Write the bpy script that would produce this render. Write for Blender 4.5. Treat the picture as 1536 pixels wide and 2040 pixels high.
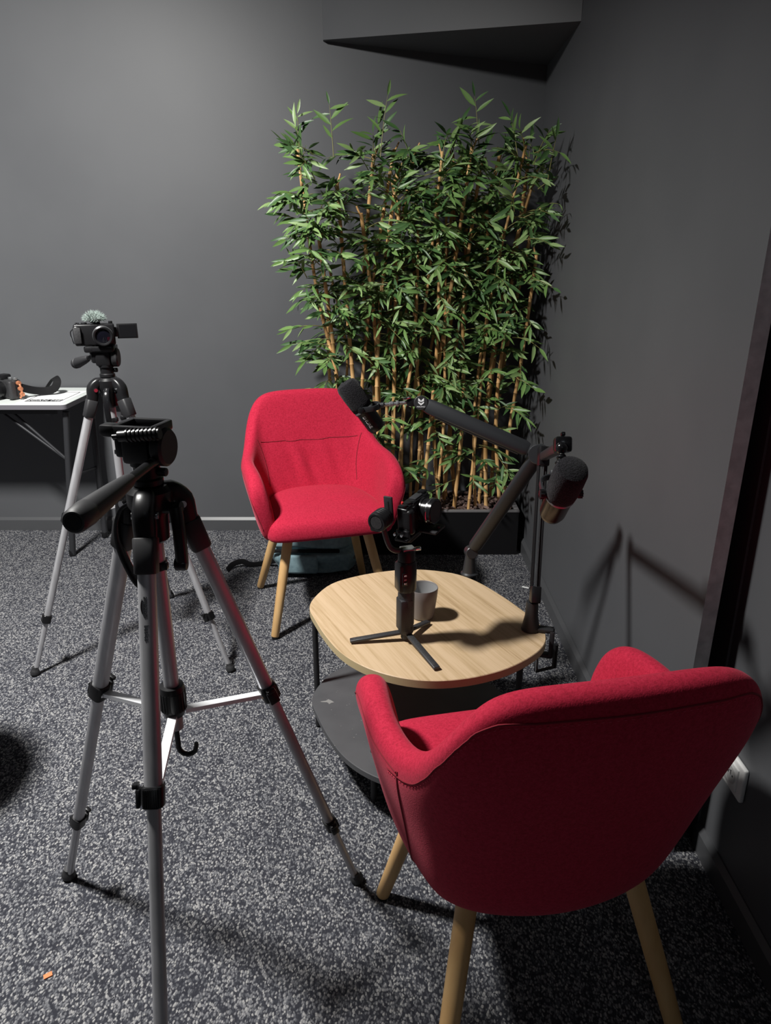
import bpy, bmesh, math, random
from mathutils import Vector, Matrix, noise
from mathutils.bvhtree import BVHTree

for o in list(bpy.data.objects): bpy.data.objects.remove(o)
scene = bpy.context.scene
col = scene.collection
V = Vector
R = math.radians

# ------------------------------------------------------------------ camera
cam_data = bpy.data.cameras.new('camera')
cam = bpy.data.objects.new('camera', cam_data); col.objects.link(cam)
cam.location = (0, 0, 1.35)
cam.rotation_euler = (R(90 - 19.55), 0, 0)
cam_data.sensor_fit = 'VERTICAL'; cam_data.sensor_height = 24.0
cam_data.lens = 24.0 * 1450 / 2040
cam_data.clip_start = 0.02
scene.camera = cam

# ------------------------------------------------------------------ world, lights, exposure
world = bpy.data.worlds.new('world'); scene.world = world; world.use_nodes = True
bg = world.node_tree.nodes['Background']
bg.inputs[0].default_value = (0.72, 0.80, 0.92, 1); bg.inputs[1].default_value = 0.01

def area(name, loc, target, size, power, color, shape='DISK', spread=180):
    l = bpy.data.lights.new(name, 'AREA'); l.shape = shape; l.size = size; l.energy = power; l.color = color
    l.spread = R(spread)
    o = bpy.data.objects.new(name, l); col.objects.link(o); o.location = loc
    o.rotation_euler = (V(target) - V(loc)).to_track_quat('-Z', 'Y').to_euler()
    return o
LAMP = V((-1.30, 1.40, 2.66))
area('ceiling_downlight', LAMP, LAMP + V((-0.30, 0.26, -1)), 0.30, 106, (1.0, 0.985, 0.95), spread=172)
area('fill_light', (0.0, -1.9, 2.75), (0.0, -1.9, 0), 0.5, 2.8, (0.84, 0.93, 1.0))  # weak fill added behind the camera to lift the ambient level

scene.view_settings.view_transform = 'Standard'
scene.view_settings.look = 'None'
scene.view_settings.gamma = 1.0
scene.view_settings.use_curve_mapping = False
scene.view_settings.exposure = 0.6

# ------------------------------------------------------------------ materials
def mat(name, color, rough=0.5, metal=0.0, spec=0.5, sheen=0.0, coat=0.0):
    m = bpy.data.materials.new(name); m.use_nodes = True
    b = m.node_tree.nodes['Principled BSDF']
    b.inputs['Base Color'].default_value = (*color, 1); b.inputs['Roughness'].default_value = rough
    b.inputs['Metallic'].default_value = metal; b.inputs['Specular IOR Level'].default_value = spec
    b.inputs['Sheen Weight'].default_value = sheen; b.inputs['Coat Weight'].default_value = coat
    return m
def nd(m, t, **kw):
    n = m.node_tree.nodes.new(t)
    for k, v in kw.items():
        if k in n.inputs: n.inputs[k].default_value = v
        else: setattr(n, k, v)
    return n
def lk(m, a, b): m.node_tree.links.new(a, b)
def bsdf(m): return m.node_tree.nodes['Principled BSDF']
def ramp(m, stops, interp='LINEAR'):
    n = m.node_tree.nodes.new('ShaderNodeValToRGB'); n.color_ramp.interpolation = interp
    e = n.color_ramp.elements
    while len(e) < len(stops): e.new(0.5)
    for x, (p, c) in zip(e, stops): x.position = p; x.color = (*c, 1)
    return n
def coords(m, scale=(1, 1, 1), rot=(0, 0, 0)):
    tc = nd(m, 'ShaderNodeTexCoord'); mp = nd(m, 'ShaderNodeMapping')
    mp.inputs['Scale'].default_value = scale; mp.inputs['Rotation'].default_value = rot
    lk(m, tc.outputs['Object'], mp.inputs['Vector']); return mp.outputs['Vector']
def noisy(m, c1, c2, scale, detail=4, bump=0.0, dist=0.001, vscale=(1, 1, 1), lo=0.35, hi=0.65):
    v = coords(m, vscale)
    n = nd(m, 'ShaderNodeTexNoise', Scale=scale, Detail=detail); lk(m, v, n.inputs['Vector'])
    r = ramp(m, [(lo, c1), (hi, c2)]); lk(m, n.outputs['Fac'], r.inputs['Fac'])
    lk(m, r.outputs['Color'], bsdf(m).inputs['Base Color'])
    if bump:
        b = nd(m, 'ShaderNodeBump', Strength=bump, Distance=dist); lk(m, n.outputs['Fac'], b.inputs['Height'])
        lk(m, b.outputs['Normal'], bsdf(m).inputs['Normal'])
    return m

M = {}
M['wall'] = noisy(mat('charcoal_wall_paint', (0.05,)*3, 0.5, spec=0.35), (0.086, 0.089, 0.096), (0.094, 0.097, 0.104), 2.5, 3)
_m = M['wall']                                             # fine roller texture
_n = nd(_m, 'ShaderNodeTexNoise', Scale=420.0, Detail=2.0); lk(_m, coords(_m), _n.inputs['Vector'])
_b = nd(_m, 'ShaderNodeBump', Strength=0.08, Distance=0.001); lk(_m, _n.outputs['Fac'], _b.inputs['Height'])
lk(_m, _b.outputs['Normal'], bsdf(_m).inputs['Normal'])
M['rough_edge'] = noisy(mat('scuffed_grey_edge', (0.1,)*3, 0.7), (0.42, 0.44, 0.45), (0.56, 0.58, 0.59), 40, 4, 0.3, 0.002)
M['base'] = mat('charcoal_baseboard', (0.070, 0.072, 0.077), 0.4)
M['plastic'] = mat('black_plastic', (0.009, 0.009, 0.010), 0.33, spec=0.32)
M['plastic_matte'] = mat('matte_black', (0.016, 0.016, 0.018), 0.55)
M['grip'] = noisy(mat('dark_grip_rubber', (0.02,)*3, 0.6), (0.016, 0.016, 0.018), (0.03, 0.03, 0.032), 300, 3, 0.25, 0.0006)
M['gloss'] = mat('gloss_black', (0.007, 0.007, 0.008), 0.2, spec=0.4)
M['glass'] = mat('lens_glass', (0.004, 0.004, 0.007), 0.03, coat=1.0)
M['alu'] = noisy(mat('silver_aluminium', (0.6,)*3, 0.40, 0.45), (0.40, 0.40, 0.42), (0.47, 0.47, 0.49), 60, 3, vscale=(1, 1, 0.05))
M['alu_bright'] = mat('bright_aluminium', (0.86, 0.87, 0.89), 0.42, 0.35)
M['chrome'] = mat('chrome', (0.75, 0.75, 0.77), 0.14, 1.0)
M['dark_metal'] = mat('grey_powder_coat', (0.035, 0.036, 0.04), 0.42, 0.2)
M['arm'] = mat('graphite_arm', (0.030, 0.032, 0.036), 0.38, 0.3)
M['white'] = mat('white_plastic', (0.78, 0.78, 0.77), 0.35)
M['paper'] = mat('white_paper', (0.85, 0.86, 0.86), 0.7)
M['laminate'] = mat('white_laminate', (0.66, 0.70, 0.68), 0.4)
M['ink'] = mat('black_ink', (0.012, 0.012, 0.013), 0.6)
M['print_white'] = mat('white_print', (0.75, 0.76, 0.78), 0.5)
M['foam'] = noisy(mat('black_foam', (0.02,)*3, 0.95, spec=0.05, sheen=0.08), (0.008, 0.008, 0.009), (0.026, 0.025, 0.029), 420, 3, 0.8, 0.002)
M['bronze'] = mat('brownish_black_metal', (0.055, 0.042, 0.033), 0.3, 0.8)
M['ceramic'] = mat('grey_ceramic', (0.165, 0.152, 0.148), 0.45)
M['ceramic_in'] = mat('pale_grey_glaze', (0.27, 0.27, 0.275), 0.4)
M['copper'] = mat('copper_orange', (0.75, 0.30, 0.16), 0.3, 0.6)
M['orange'] = mat('orange_scrap', (0.75, 0.22, 0.08), 0.7)
M['red_dot'] = mat('red_button', (0.6, 0.03, 0.03), 0.4)
M['strap'] = mat('black_webbing', (0.008, 0.008, 0.009), 0.8, spec=0.2)
M['planter'] = mat('black_planter', (0.006, 0.006, 0.007), 0.6, spec=0.2)
M['planter_rim'] = mat('grey_planter_rim', (0.16, 0.155, 0.16), 0.5)
M['bark'] = noisy(mat('bark_chips', (0.1, 0.06, 0.05), 0.85), (0.055, 0.034, 0.03), (0.20, 0.13, 0.11), 30, 3)
M['fur'] = mat('grey_green_fur', (0.24, 0.30, 0.275), 0.8, sheen=0.5)
M['steel_grey'] = mat('silver_grey_plate', (0.32, 0.33, 0.34), 0.3, 0.7)

# red wool fabric
m = M['red'] = mat('crimson_wool_fabric', (0.42, 0.013, 0.04), 0.85, spec=0.25, sheen=0.15)
bsdf(m).inputs['Sheen Tint'].default_value = (1.0, 0.35, 0.42, 1)
v = coords(m)
n1 = nd(m, 'ShaderNodeTexNoise', Scale=420.0, Detail=3.0); lk(m, v, n1.inputs['Vector'])
n2 = nd(m, 'ShaderNodeTexNoise', Scale=170.0, Detail=4.0); lk(m, v, n2.inputs['Vector'])
mx = nd(m, 'ShaderNodeMath', operation='MULTIPLY'); lk(m, n1.outputs['Fac'], mx.inputs[0]); lk(m, n2.outputs['Fac'], mx.inputs[1])
rp = ramp(m, [(0.12, (0.32, 0.007, 0.027)), (0.25, (0.44, 0.011, 0.040)), (0.42, (0.50, 0.020, 0.055))]); lk(m, mx.outputs[0], rp.inputs['Fac'])
lk(m, rp.outputs['Color'], bsdf(m).inputs['Base Color'])
bp = nd(m, 'ShaderNodeBump', Strength=0.35, Distance=0.0012); lk(m, n1.outputs['Fac'], bp.inputs['Height']); lk(m, bp.outputs['Normal'], bsdf(m).inputs['Normal'])
M['red_seam'] = mat('dark_red_thread', (0.20, 0.006, 0.018), 0.9)
M['red_stitch'] = mat('light_red_thread', (0.55, 0.04, 0.08), 0.9)

# beech legs
m = M['beech'] = mat('beech_wood', (0.6, 0.38, 0.17), 0.5)
noisy(m, (0.56, 0.33, 0.135), (0.66, 0.42, 0.19), 30, 4, vscale=(1, 1, 0.08))

# oak laminate table top: long straight grain
m = M['oak'] = mat('light_oak_laminate', (0.6, 0.42, 0.25), 0.42)
v = coords(m, (1, 1, 1), (0, 0, R(-26.6)))
mp = nd(m, 'ShaderNodeMapping'); mp.inputs['Scale'].default_value = (55, 2.2, 1); lk(m, v, mp.inputs['Vector'])
g1 = nd(m, 'ShaderNodeTexNoise', Scale=1.0, Detail=5.0, Roughness=0.65, Distortion=0.6); lk(m, mp.outputs['Vector'], g1.inputs['Vector'])
mp2 = nd(m, 'ShaderNodeMapping'); mp2.inputs['Scale'].default_value = (260, 5, 1); lk(m, v, mp2.inputs['Vector'])
g2 = nd(m, 'ShaderNodeTexNoise', Scale=1.0, Detail=3.0); lk(m, mp2.outputs['Vector'], g2.inputs['Vector'])
mm = nd(m, 'ShaderNodeMath', operation='MULTIPLY_ADD'); mm.inputs[1].default_value = 0.42
lk(m, g2.outputs['Fac'], mm.inputs[0]); lk(m, g1.outputs['Fac'], mm.inputs[2])
rp = ramp(m, [(0.45, (0.29, 0.185, 0.095)), (0.62, (0.47, 0.335, 0.195)), (0.82, (0.56, 0.41, 0.26))]); lk(m, mm.outputs[0], rp.inputs['Fac'])
lk(m, rp.outputs['Color'], bsdf(m).inputs['Base Color'])
M['oak_edge'] = mat('oak_edge_band', (0.48, 0.38, 0.21), 0.45)

# grey shelf with a pale scuff and dust specks
m = M['shelf'] = noisy(mat('anthracite_shelf', (0.07,)*3, 0.5), (0.060, 0.061, 0.066), (0.075, 0.076, 0.081), 9, 4)

# carpet: dark navy loops flecked with grey
m = M['carpet'] = mat('flecked_grey_carpet', (0.1, 0.1, 0.1), 0.95, spec=0.1)
v = coords(m)
wob = nd(m, 'ShaderNodeTexNoise', Scale=90.0, Detail=1.0); lk(m, v, wob.inputs['Vector'])
va = nd(m, 'ShaderNodeVectorMath', operation='MULTIPLY_ADD'); va.inputs[1].default_value = (0.006, 0.006, 0)
lk(m, wob.outputs['Color'], va.inputs[0]); lk(m, v, va.inputs[2])
mpc = nd(m, 'ShaderNodeMapping'); mpc.inputs['Scale'].default_value = (255, 165, 1); mpc.inputs['Rotation'].default_value = (0, 0, 0.6)
lk(m, va.outputs[0], mpc.inputs['Vector'])
vo = nd(m, 'ShaderNodeTexVoronoi', Scale=1.0); lk(m, mpc.outputs['Vector'], vo.inputs['Vector'])
sp = nd(m, 'ShaderNodeSeparateColor'); lk(m, vo.outputs['Color'], sp.inputs[0])
rp = ramp(m, [(0.0, (0.026, 0.027, 0.034)), (0.22, (0.050, 0.052, 0.062)), (0.45, (0.115, 0.118, 0.130)), (0.75, (0.21, 0.21, 0.22)), (0.97, (0.34, 0.335, 0.33))])
big = nd(m, 'ShaderNodeTexNoise', Scale=9.0, Detail=4.0); lk(m, v, big.inputs['Vector'])
ad = nd(m, 'ShaderNodeMath', operation='MULTIPLY_ADD'); ad.inputs[1].default_value = 0.36; ad.inputs[2].default_value = -0.18
lk(m, big.outputs['Fac'], ad.inputs[0])
ad2 = nd(m, 'ShaderNodeMath', operation='ADD'); lk(m, sp.outputs[0], ad2.inputs[0]); lk(m, ad.outputs[0], ad2.inputs[1])
lk(m, ad2.outputs[0], rp.inputs['Fac'])
gap = nd(m, 'ShaderNodeMapRange'); gap.interpolation_type = 'SMOOTHSTEP'      # dark backing shows between the loops
gap.inputs['From Min'].default_value = 0.36; gap.inputs['From Max'].default_value = 0.80
lk(m, vo.outputs['Distance'], gap.inputs['Value'])
mixc = nd(m, 'ShaderNodeMix', data_type='RGBA'); lk(m, gap.outputs['Result'], mixc.inputs['Factor'])
lk(m, rp.outputs['Color'], mixc.inputs['A']); mixc.inputs['B'].default_value = (0.030, 0.031, 0.039, 1)
lk(m, mixc.outputs['Result'], bsdf(m).inputs['Base Color'])
bp = nd(m, 'ShaderNodeBump', Strength=0.5, Distance=0.002); bp.invert = True
lk(m, vo.outputs['Distance'], bp.inputs['Height']); lk(m, bp.outputs['Normal'], bsdf(m).inputs['Normal'])

# bamboo
m = M['cane'] = mat('tan_bamboo_cane', (0.55, 0.30, 0.11), 0.5)
noisy(m, (0.56, 0.31, 0.115), (0.80, 0.50, 0.22), 25, 4, vscale=(1, 1, 0.3))
M['twig'] = mat('green_brown_twig', (0.20, 0.19, 0.06), 0.6)
def leaf_mat(name, a, b):
    m = mat(name, a, 0.42, spec=0.5)
    oi = nd(m, 'ShaderNodeNewGeometry')
    r = ramp(m, [(0.0, a), (1.0, b)]); lk(m, oi.outputs['Random Per Island'], r.inputs['Fac'])
    lk(m, r.outputs['Color'], bsdf(m).inputs['Base Color'])
    return m
LEAF = [leaf_mat('leaf_green', (0.085, 0.170, 0.042), (0.155, 0.270, 0.080)),
        leaf_mat('leaf_deep_green', (0.032, 0.085, 0.026), (0.075, 0.155, 0.05)),
        leaf_mat('leaf_pale_green', (0.17, 0.27, 0.09), (0.27, 0.39, 0.16))]
m = M['teal'] = noisy(mat('teal_bag_fabric', (0.12, 0.18, 0.2), 0.75), (0.17, 0.26, 0.295), (0.23, 0.34, 0.375), 60, 4, 0.3, 0.001)

# ------------------------------------------------------------------ geometry helpers
def bm_new(): return bmesh.new()
def frame_from(d, up=None):
    d = V(d).normalized()
    up = V(up) if up else (V((0, 0, 1)) if abs(d.z) < 0.95 else V((0, 1, 0)))
    x = up.cross(d)
    if x.length < 1e-5: x = V((1, 0, 0)).cross(d)
    x.normalize(); y = d.cross(x)
    return x, y, d
def tube(bm, pts, rad, n=12, caps=True, sq=1.0, up=None, aspect=1.0, phase=0.0):
    """swept section; sq<1 gives a rounded square; aspect scales the section's second axis"""
    pts = [V(p) for p in pts]
    if not isinstance(rad, (list, tuple)): rad = [rad] * len(pts)
    rings = []; x = None
    for i, p in enumerate(pts):
        d = (pts[min(i + 1, len(pts) - 1)] - pts[max(i - 1, 0)]).normalized()
        if x is None: x, y, _ = frame_from(d, up)
        else:
            x = (x - d * x.dot(d)).normalized(); y = d.cross(x)
        ring = []
        for k in range(n):
            a = 2 * math.pi * k / n + phase
            c, s = math.cos(a), math.sin(a)
            if sq != 1.0:
                c = math.copysign(abs(c) ** sq, c); s = math.copysign(abs(s) ** sq, s)
            ring.append(bm.verts.new(p + x * c * rad[i] + y * s * rad[i] * aspect))
        rings.append(ring)
    for a, b in zip(rings, rings[1:]):
        for k in range(n): bm.faces.new((a[k], a[(k + 1) % n], b[(k + 1) % n], b[k]))
    if caps:
        bm.faces.new(list(reversed(rings[0]))); bm.faces.new(rings[-1])
    return bm
def cyl(bm, a, b, r, n=20, r2=None, bev=0.0):
    a, b = V(a), V(b); r2 = r if r2 is None else r2
    if bev:
        d = (b - a).normalized()
        return tube(bm, [a, a + d * bev * 0.3, a + d * bev, b - d * bev, b - d * bev * 0.3, b],
                    [r - bev, r - bev * 0.3, r, r2, r2 - bev * 0.3, r2 - bev], n)
    return tube(bm, [a, b], [r, r2], n)
def lathe(bm, prof, base=(0, 0, 0), axis=(0, 0, 1), n=32):
    """prof = [(r, h)...]; zero radii become poles"""
    x, y, d = frame_from(axis); base = V(base); rings = []
    for r, h in prof:
        if r < 1e-6: rings.append([bm.verts.new(base + d * h)])
        else: rings.append([bm.verts.new(base + d * h + x * r * math.cos(2 * math.pi * k / n) + y * r * math.sin(2 * math.pi * k / n)) for k in range(n)])
    for a, b in zip(rings, rings[1:]):
        for k in range(n):
            f = [a[k % len(a)], a[(k + 1) % len(a)], b[(k + 1) % len(b)], b[k % len(b)]]
            f = list(dict.fromkeys(f))
            if len(f) > 2: bm.faces.new(f)
    return bm
def box(bm, c, size, x=(1, 0, 0), y=(0, 1, 0), bev=0.0, seg=2):
    c = V(c); x = V(x).normalized(); y = V(y); y = (y - x * y.dot(x)).normalized(); z = x.cross(y)
    t = bmesh.new(); bmesh.ops.create_cube(t, size=1.0)
    for w in t.verts: w.co = V((w.co.x * size[0], w.co.y * size[1], w.co.z * size[2]))
    if bev: bmesh.ops.bevel(t, geom=t.edges[:], offset=bev, segments=seg, profile=0.5, affect='EDGES')
    vm = {}
    for w in t.verts: vm[w] = bm.verts.new(c + x * w.co.x + y * w.co.y + z * w.co.z)
    for f in t.faces: bm.faces.new([vm[w] for w in f.verts])
    t.free(); return bm
def prism(bm, outline, z0, z1, bev=0.0):
    """outline = xy loop, counter-clockwise; softened rims"""
    n = len(outline); cx = sum(p[0] for p in outline) / n; cy = sum(p[1] for p in outline) / n
    def ring(z, inset):
        out = []
        for i in range(n):
            a, b, c = V(outline[i - 1]), V(outline[i]), V(outline[(i + 1) % n])
            t = (c - a).normalized(); nrm = V((t.y, -t.x))
            q = b - nrm * inset; out.append(bm.verts.new((q.x, q.y, z)))
        return out
    rs = [ring(z0, bev), ring(z0 + bev, 0), ring(z1 - bev, 0), ring(z1, bev)] if bev else [ring(z0, 0), ring(z1, 0)]
    for a, b in zip(rs, rs[1:]):
        for k in range(n): bm.faces.new((a[k], a[(k + 1) % n], b[(k + 1) % n], b[k]))
    bm.faces.new(list(reversed(rs[0]))); bm.faces.new(rs[-1])
    return bm
def catmull(pts, sub=6, closed=False):
    pts = [V(p) for p in pts]; n = len(pts); out = []
    rng = range(n) if closed else range(n - 1)
    for i in rng:
        p0 = pts[i - 1] if (closed or i > 0) else pts[0]
        p1, p2 = pts[i], pts[(i + 1) % n]
        p3 = pts[(i + 2) % n] if (closed or i + 2 < n) else pts[-1]
        for k in range(sub):
            t = k / sub
            out.append(0.5 * ((2 * p1) + (p2 - p0) * t + (2 * p0 - 5 * p1 + 4 * p2 - p3) * t * t + (3 * p1 - p0 - 3 * p2 + p3) * t ** 3))
    if not closed: out.append(pts[-1])
    return out

def smooth_mesh(me, angle=38):
    me.polygons.foreach_set('use_smooth', [True] * len(me.polygons))
    try: me.set_sharp_from_angle(angle=R(angle))
    except Exception: pass
def obj(name, bm, m, parent=None, world=False, smooth=True, angle=38):
    """one mesh object; world=True: vertices were given in world space under a translated parent"""
    bmesh.ops.recalc_face_normals(bm, faces=bm.faces[:])
    me = bpy.data.meshes.new(name); bm.to_mesh(me); bm.free()
    if world and parent:
        root = parent
        while root.parent: root = root.parent
        me.transform(Matrix.Translation(-root.location))
    for mm_ in (m if isinstance(m, (list, tuple)) else [m]): me.materials.append(mm_)
    if smooth: smooth_mesh(me, angle)
    o = bpy.data.objects.new(name, me); col.objects.link(o)
    if parent: o.parent = parent
    return o
def tag(o, label, cat, group=None):
    o['label'] = label; o['category'] = cat
    if group: o['group'] = group
    return o
def thing(name, label, cat, loc, rotz=0.0, group=None):
    o = bpy.data.objects.new(name, None); col.objects.link(o); o.empty_display_size = 0.05
    o.location = loc; o.rotation_euler = (0, 0, rotz)
    return tag(o, label, cat, group)
def struct(o): o['kind'] = 'structure'; return o
def copy_tree(o, parent=None):
    c = o.copy(); col.objects.link(c)
    if parent: c.parent = parent
    for ch in o.children: copy_tree(ch, c)
    return c
def text_obj(name, s, size, m, parent, origin, xdir, normal, world=True, extrude=0.0002, align='CENTER', shear=0.0, width=1.0):
    cu = bpy.data.curves.new(name, 'FONT'); cu.body = s; cu.size = size; cu.extrude = extrude
    cu.align_x = align; cu.align_y = 'CENTER'; cu.resolution_u = 3; cu.shear = shear
    t = bpy.data.objects.new(name, cu); col.objects.link(t)
    dg = bpy.context.evaluated_depsgraph_get(); me = bpy.data.meshes.new_from_object(t.evaluated_get(dg))
    bpy.data.objects.remove(t); bpy.data.curves.remove(cu)
    x = V(xdir).normalized(); z = V(normal); z = (z - x * z.dot(x)).normalized(); y = z.cross(x)
    mw = Matrix((x * width, y, z)).transposed().to_4x4(); mw.translation = V(origin)
    me.transform(mw)
    if world and parent:
        root = parent
        while root.parent: root = root.parent
        me.transform(Matrix.Translation(-root.location))
    me.materials.clear(); me.materials.append(m)
    o = bpy.data.objects.new(name, me); col.objects.link(o); o.parent = parent
    return o

# ================================================================== SETTING
D = 3.53          # back wall
CEIL = 2.80
def lean(z): return 0.659 + 0.012 * z      # the right wall is a touch out of plumb
b = bm_new(); box(b, (-1.2, 0.5, -0.05), (5.2, 7.2, 0.1)); struct(obj('floor', b, M['carpet'], smooth=False))
b = bm_new(); box(b, (-1.2, D + 0.05, 1.4), (5.2, 0.1, 2.95)); struct(obj('wall_back', b, M['wall'], smooth=False))
b = bm_new()
ys = 1.37
loop = [(lean(0), ys), (lean(0), D + 0.02)]
for z0, z1 in ((0, CEIL),):
    vs = [b.verts.new(p) for p in ((lean(z0), ys, z0), (lean(z0), D + 0.02, z0), (lean(z1), D + 0.02, z1), (lean(z1), ys, z1),
                                   (lean(z0) + 0.031, ys, z0), (lean(z0) + 0.031, D + 0.02, z0), (lean(z1) + 0.031, D + 0.02, z1), (lean(z1) + 0.031, ys, z1))]
    for f in ((0, 1, 2, 3), (4, 7, 6, 5), (0, 3, 7, 4), (1, 5, 6, 2), (3, 2, 6, 7), (0, 4, 5, 1)): b.faces.new([vs[i] for i in f])
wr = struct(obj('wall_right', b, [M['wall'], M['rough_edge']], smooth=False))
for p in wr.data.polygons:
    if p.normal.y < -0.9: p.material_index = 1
# nearer stretch of the same wall, set back, with a dark slot between the two
b = bm_new(); box(b, (0.805, -0.80, 1.40), (0.10, 4.40, 2.80)); struct(obj('wall_right_near', b, M['wall'], smooth=False))
b = bm_new(); box(b, (0.90, 1.85, 1.40), (0.30, 0.9, 2.80)); o = struct(obj('wall_right_slot', b, M['wall'], smooth=False))
b = bm_new(); box(b, (-1.2, 0.5, CEIL + 0.05), (5.2, 7.2, 0.1)); struct(obj('ceiling', b, M['wall'], smooth=False))
b = bm_new(); box(b, (-3.65, 0.5, 1.4), (0.1, 7.2, 2.8)); struct(obj('wall_left', b, M['wall'], smooth=False))
b = bm_new(); box(b, (-1.2, -2.95, 1.4), (5.2, 0.1, 2.8)); struct(obj('wall_front', b, M['wall'], smooth=False))
# sloping bulkhead in the corner under the ceiling
b = bm_new()
P = [(-0.262, D + 0.01, 2.188), (-0.258, D - 0.035, 2.184), (0.684, 2.972, 2.116), (0.70, D + 0.01, 2.098)]
lo = [b.verts.new(p) for p in P]; hi = [b.verts.new((p[0], p[1], CEIL + 0.01)) for p in P]
b.faces.new(lo); b.faces.new(list(reversed(hi)))
for i in range(4): b.faces.new((lo[i], hi[i], hi[(i + 1) % 4], lo[(i + 1) % 4]))
struct(obj('trim_1', b, M['wall'], smooth=False))
# baseboards with a small bevelled top
def baseboard(name, p, q, inward, h=0.07, t=0.012):
    p, q, i = V(p), V(q), V(inward); b = bm_new()
    prof = [(0, 0), (t, 0), (t, h - 0.014), (t * 0.25, h), (0, h)]
    A = [b.verts.new(p + i * s + V((0, 0, z))) for s, z in prof]; B = [b.verts.new(q + i * s + V((0, 0, z))) for s, z in prof]
    n = len(prof)
    for k in range(n): b.faces.new((A[k], B[k], B[(k + 1) % n], A[(k + 1) % n]))
    b.faces.new(A); b.faces.new(list(reversed(B)))
    return struct(obj(name, b, M['base'], smooth=False))
baseboard('baseboard_back', (-3.6, D, 0), (lean(0), D, 0), (0, -1, 0))
baseboard('baseboard_right', (lean(0.03), D - 0.012, 0), (lean(0.03), ys, 0), (-1, 0, 0), t=0.013)
baseboard('baseboard_right_near', (0.755, 1.395, 0), (0.755, -2.9, 0), (-1, 0, 0), t=0.013)

# ceiling downlight fitting
t = thing('downlight', 'round white recessed downlight in the dark ceiling left of the tripods', 'lamp', (LAMP.x, LAMP.y, 2.765))
b = bm_new(); lathe(b, [(0.165, 0.03), (0.190, 0.03), (0.190, 0.0), (0.178, -0.004), (0.165, 0.0), (0.165, 0.03)], n=40); obj('trim_ring', b, M['white'], t)

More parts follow.
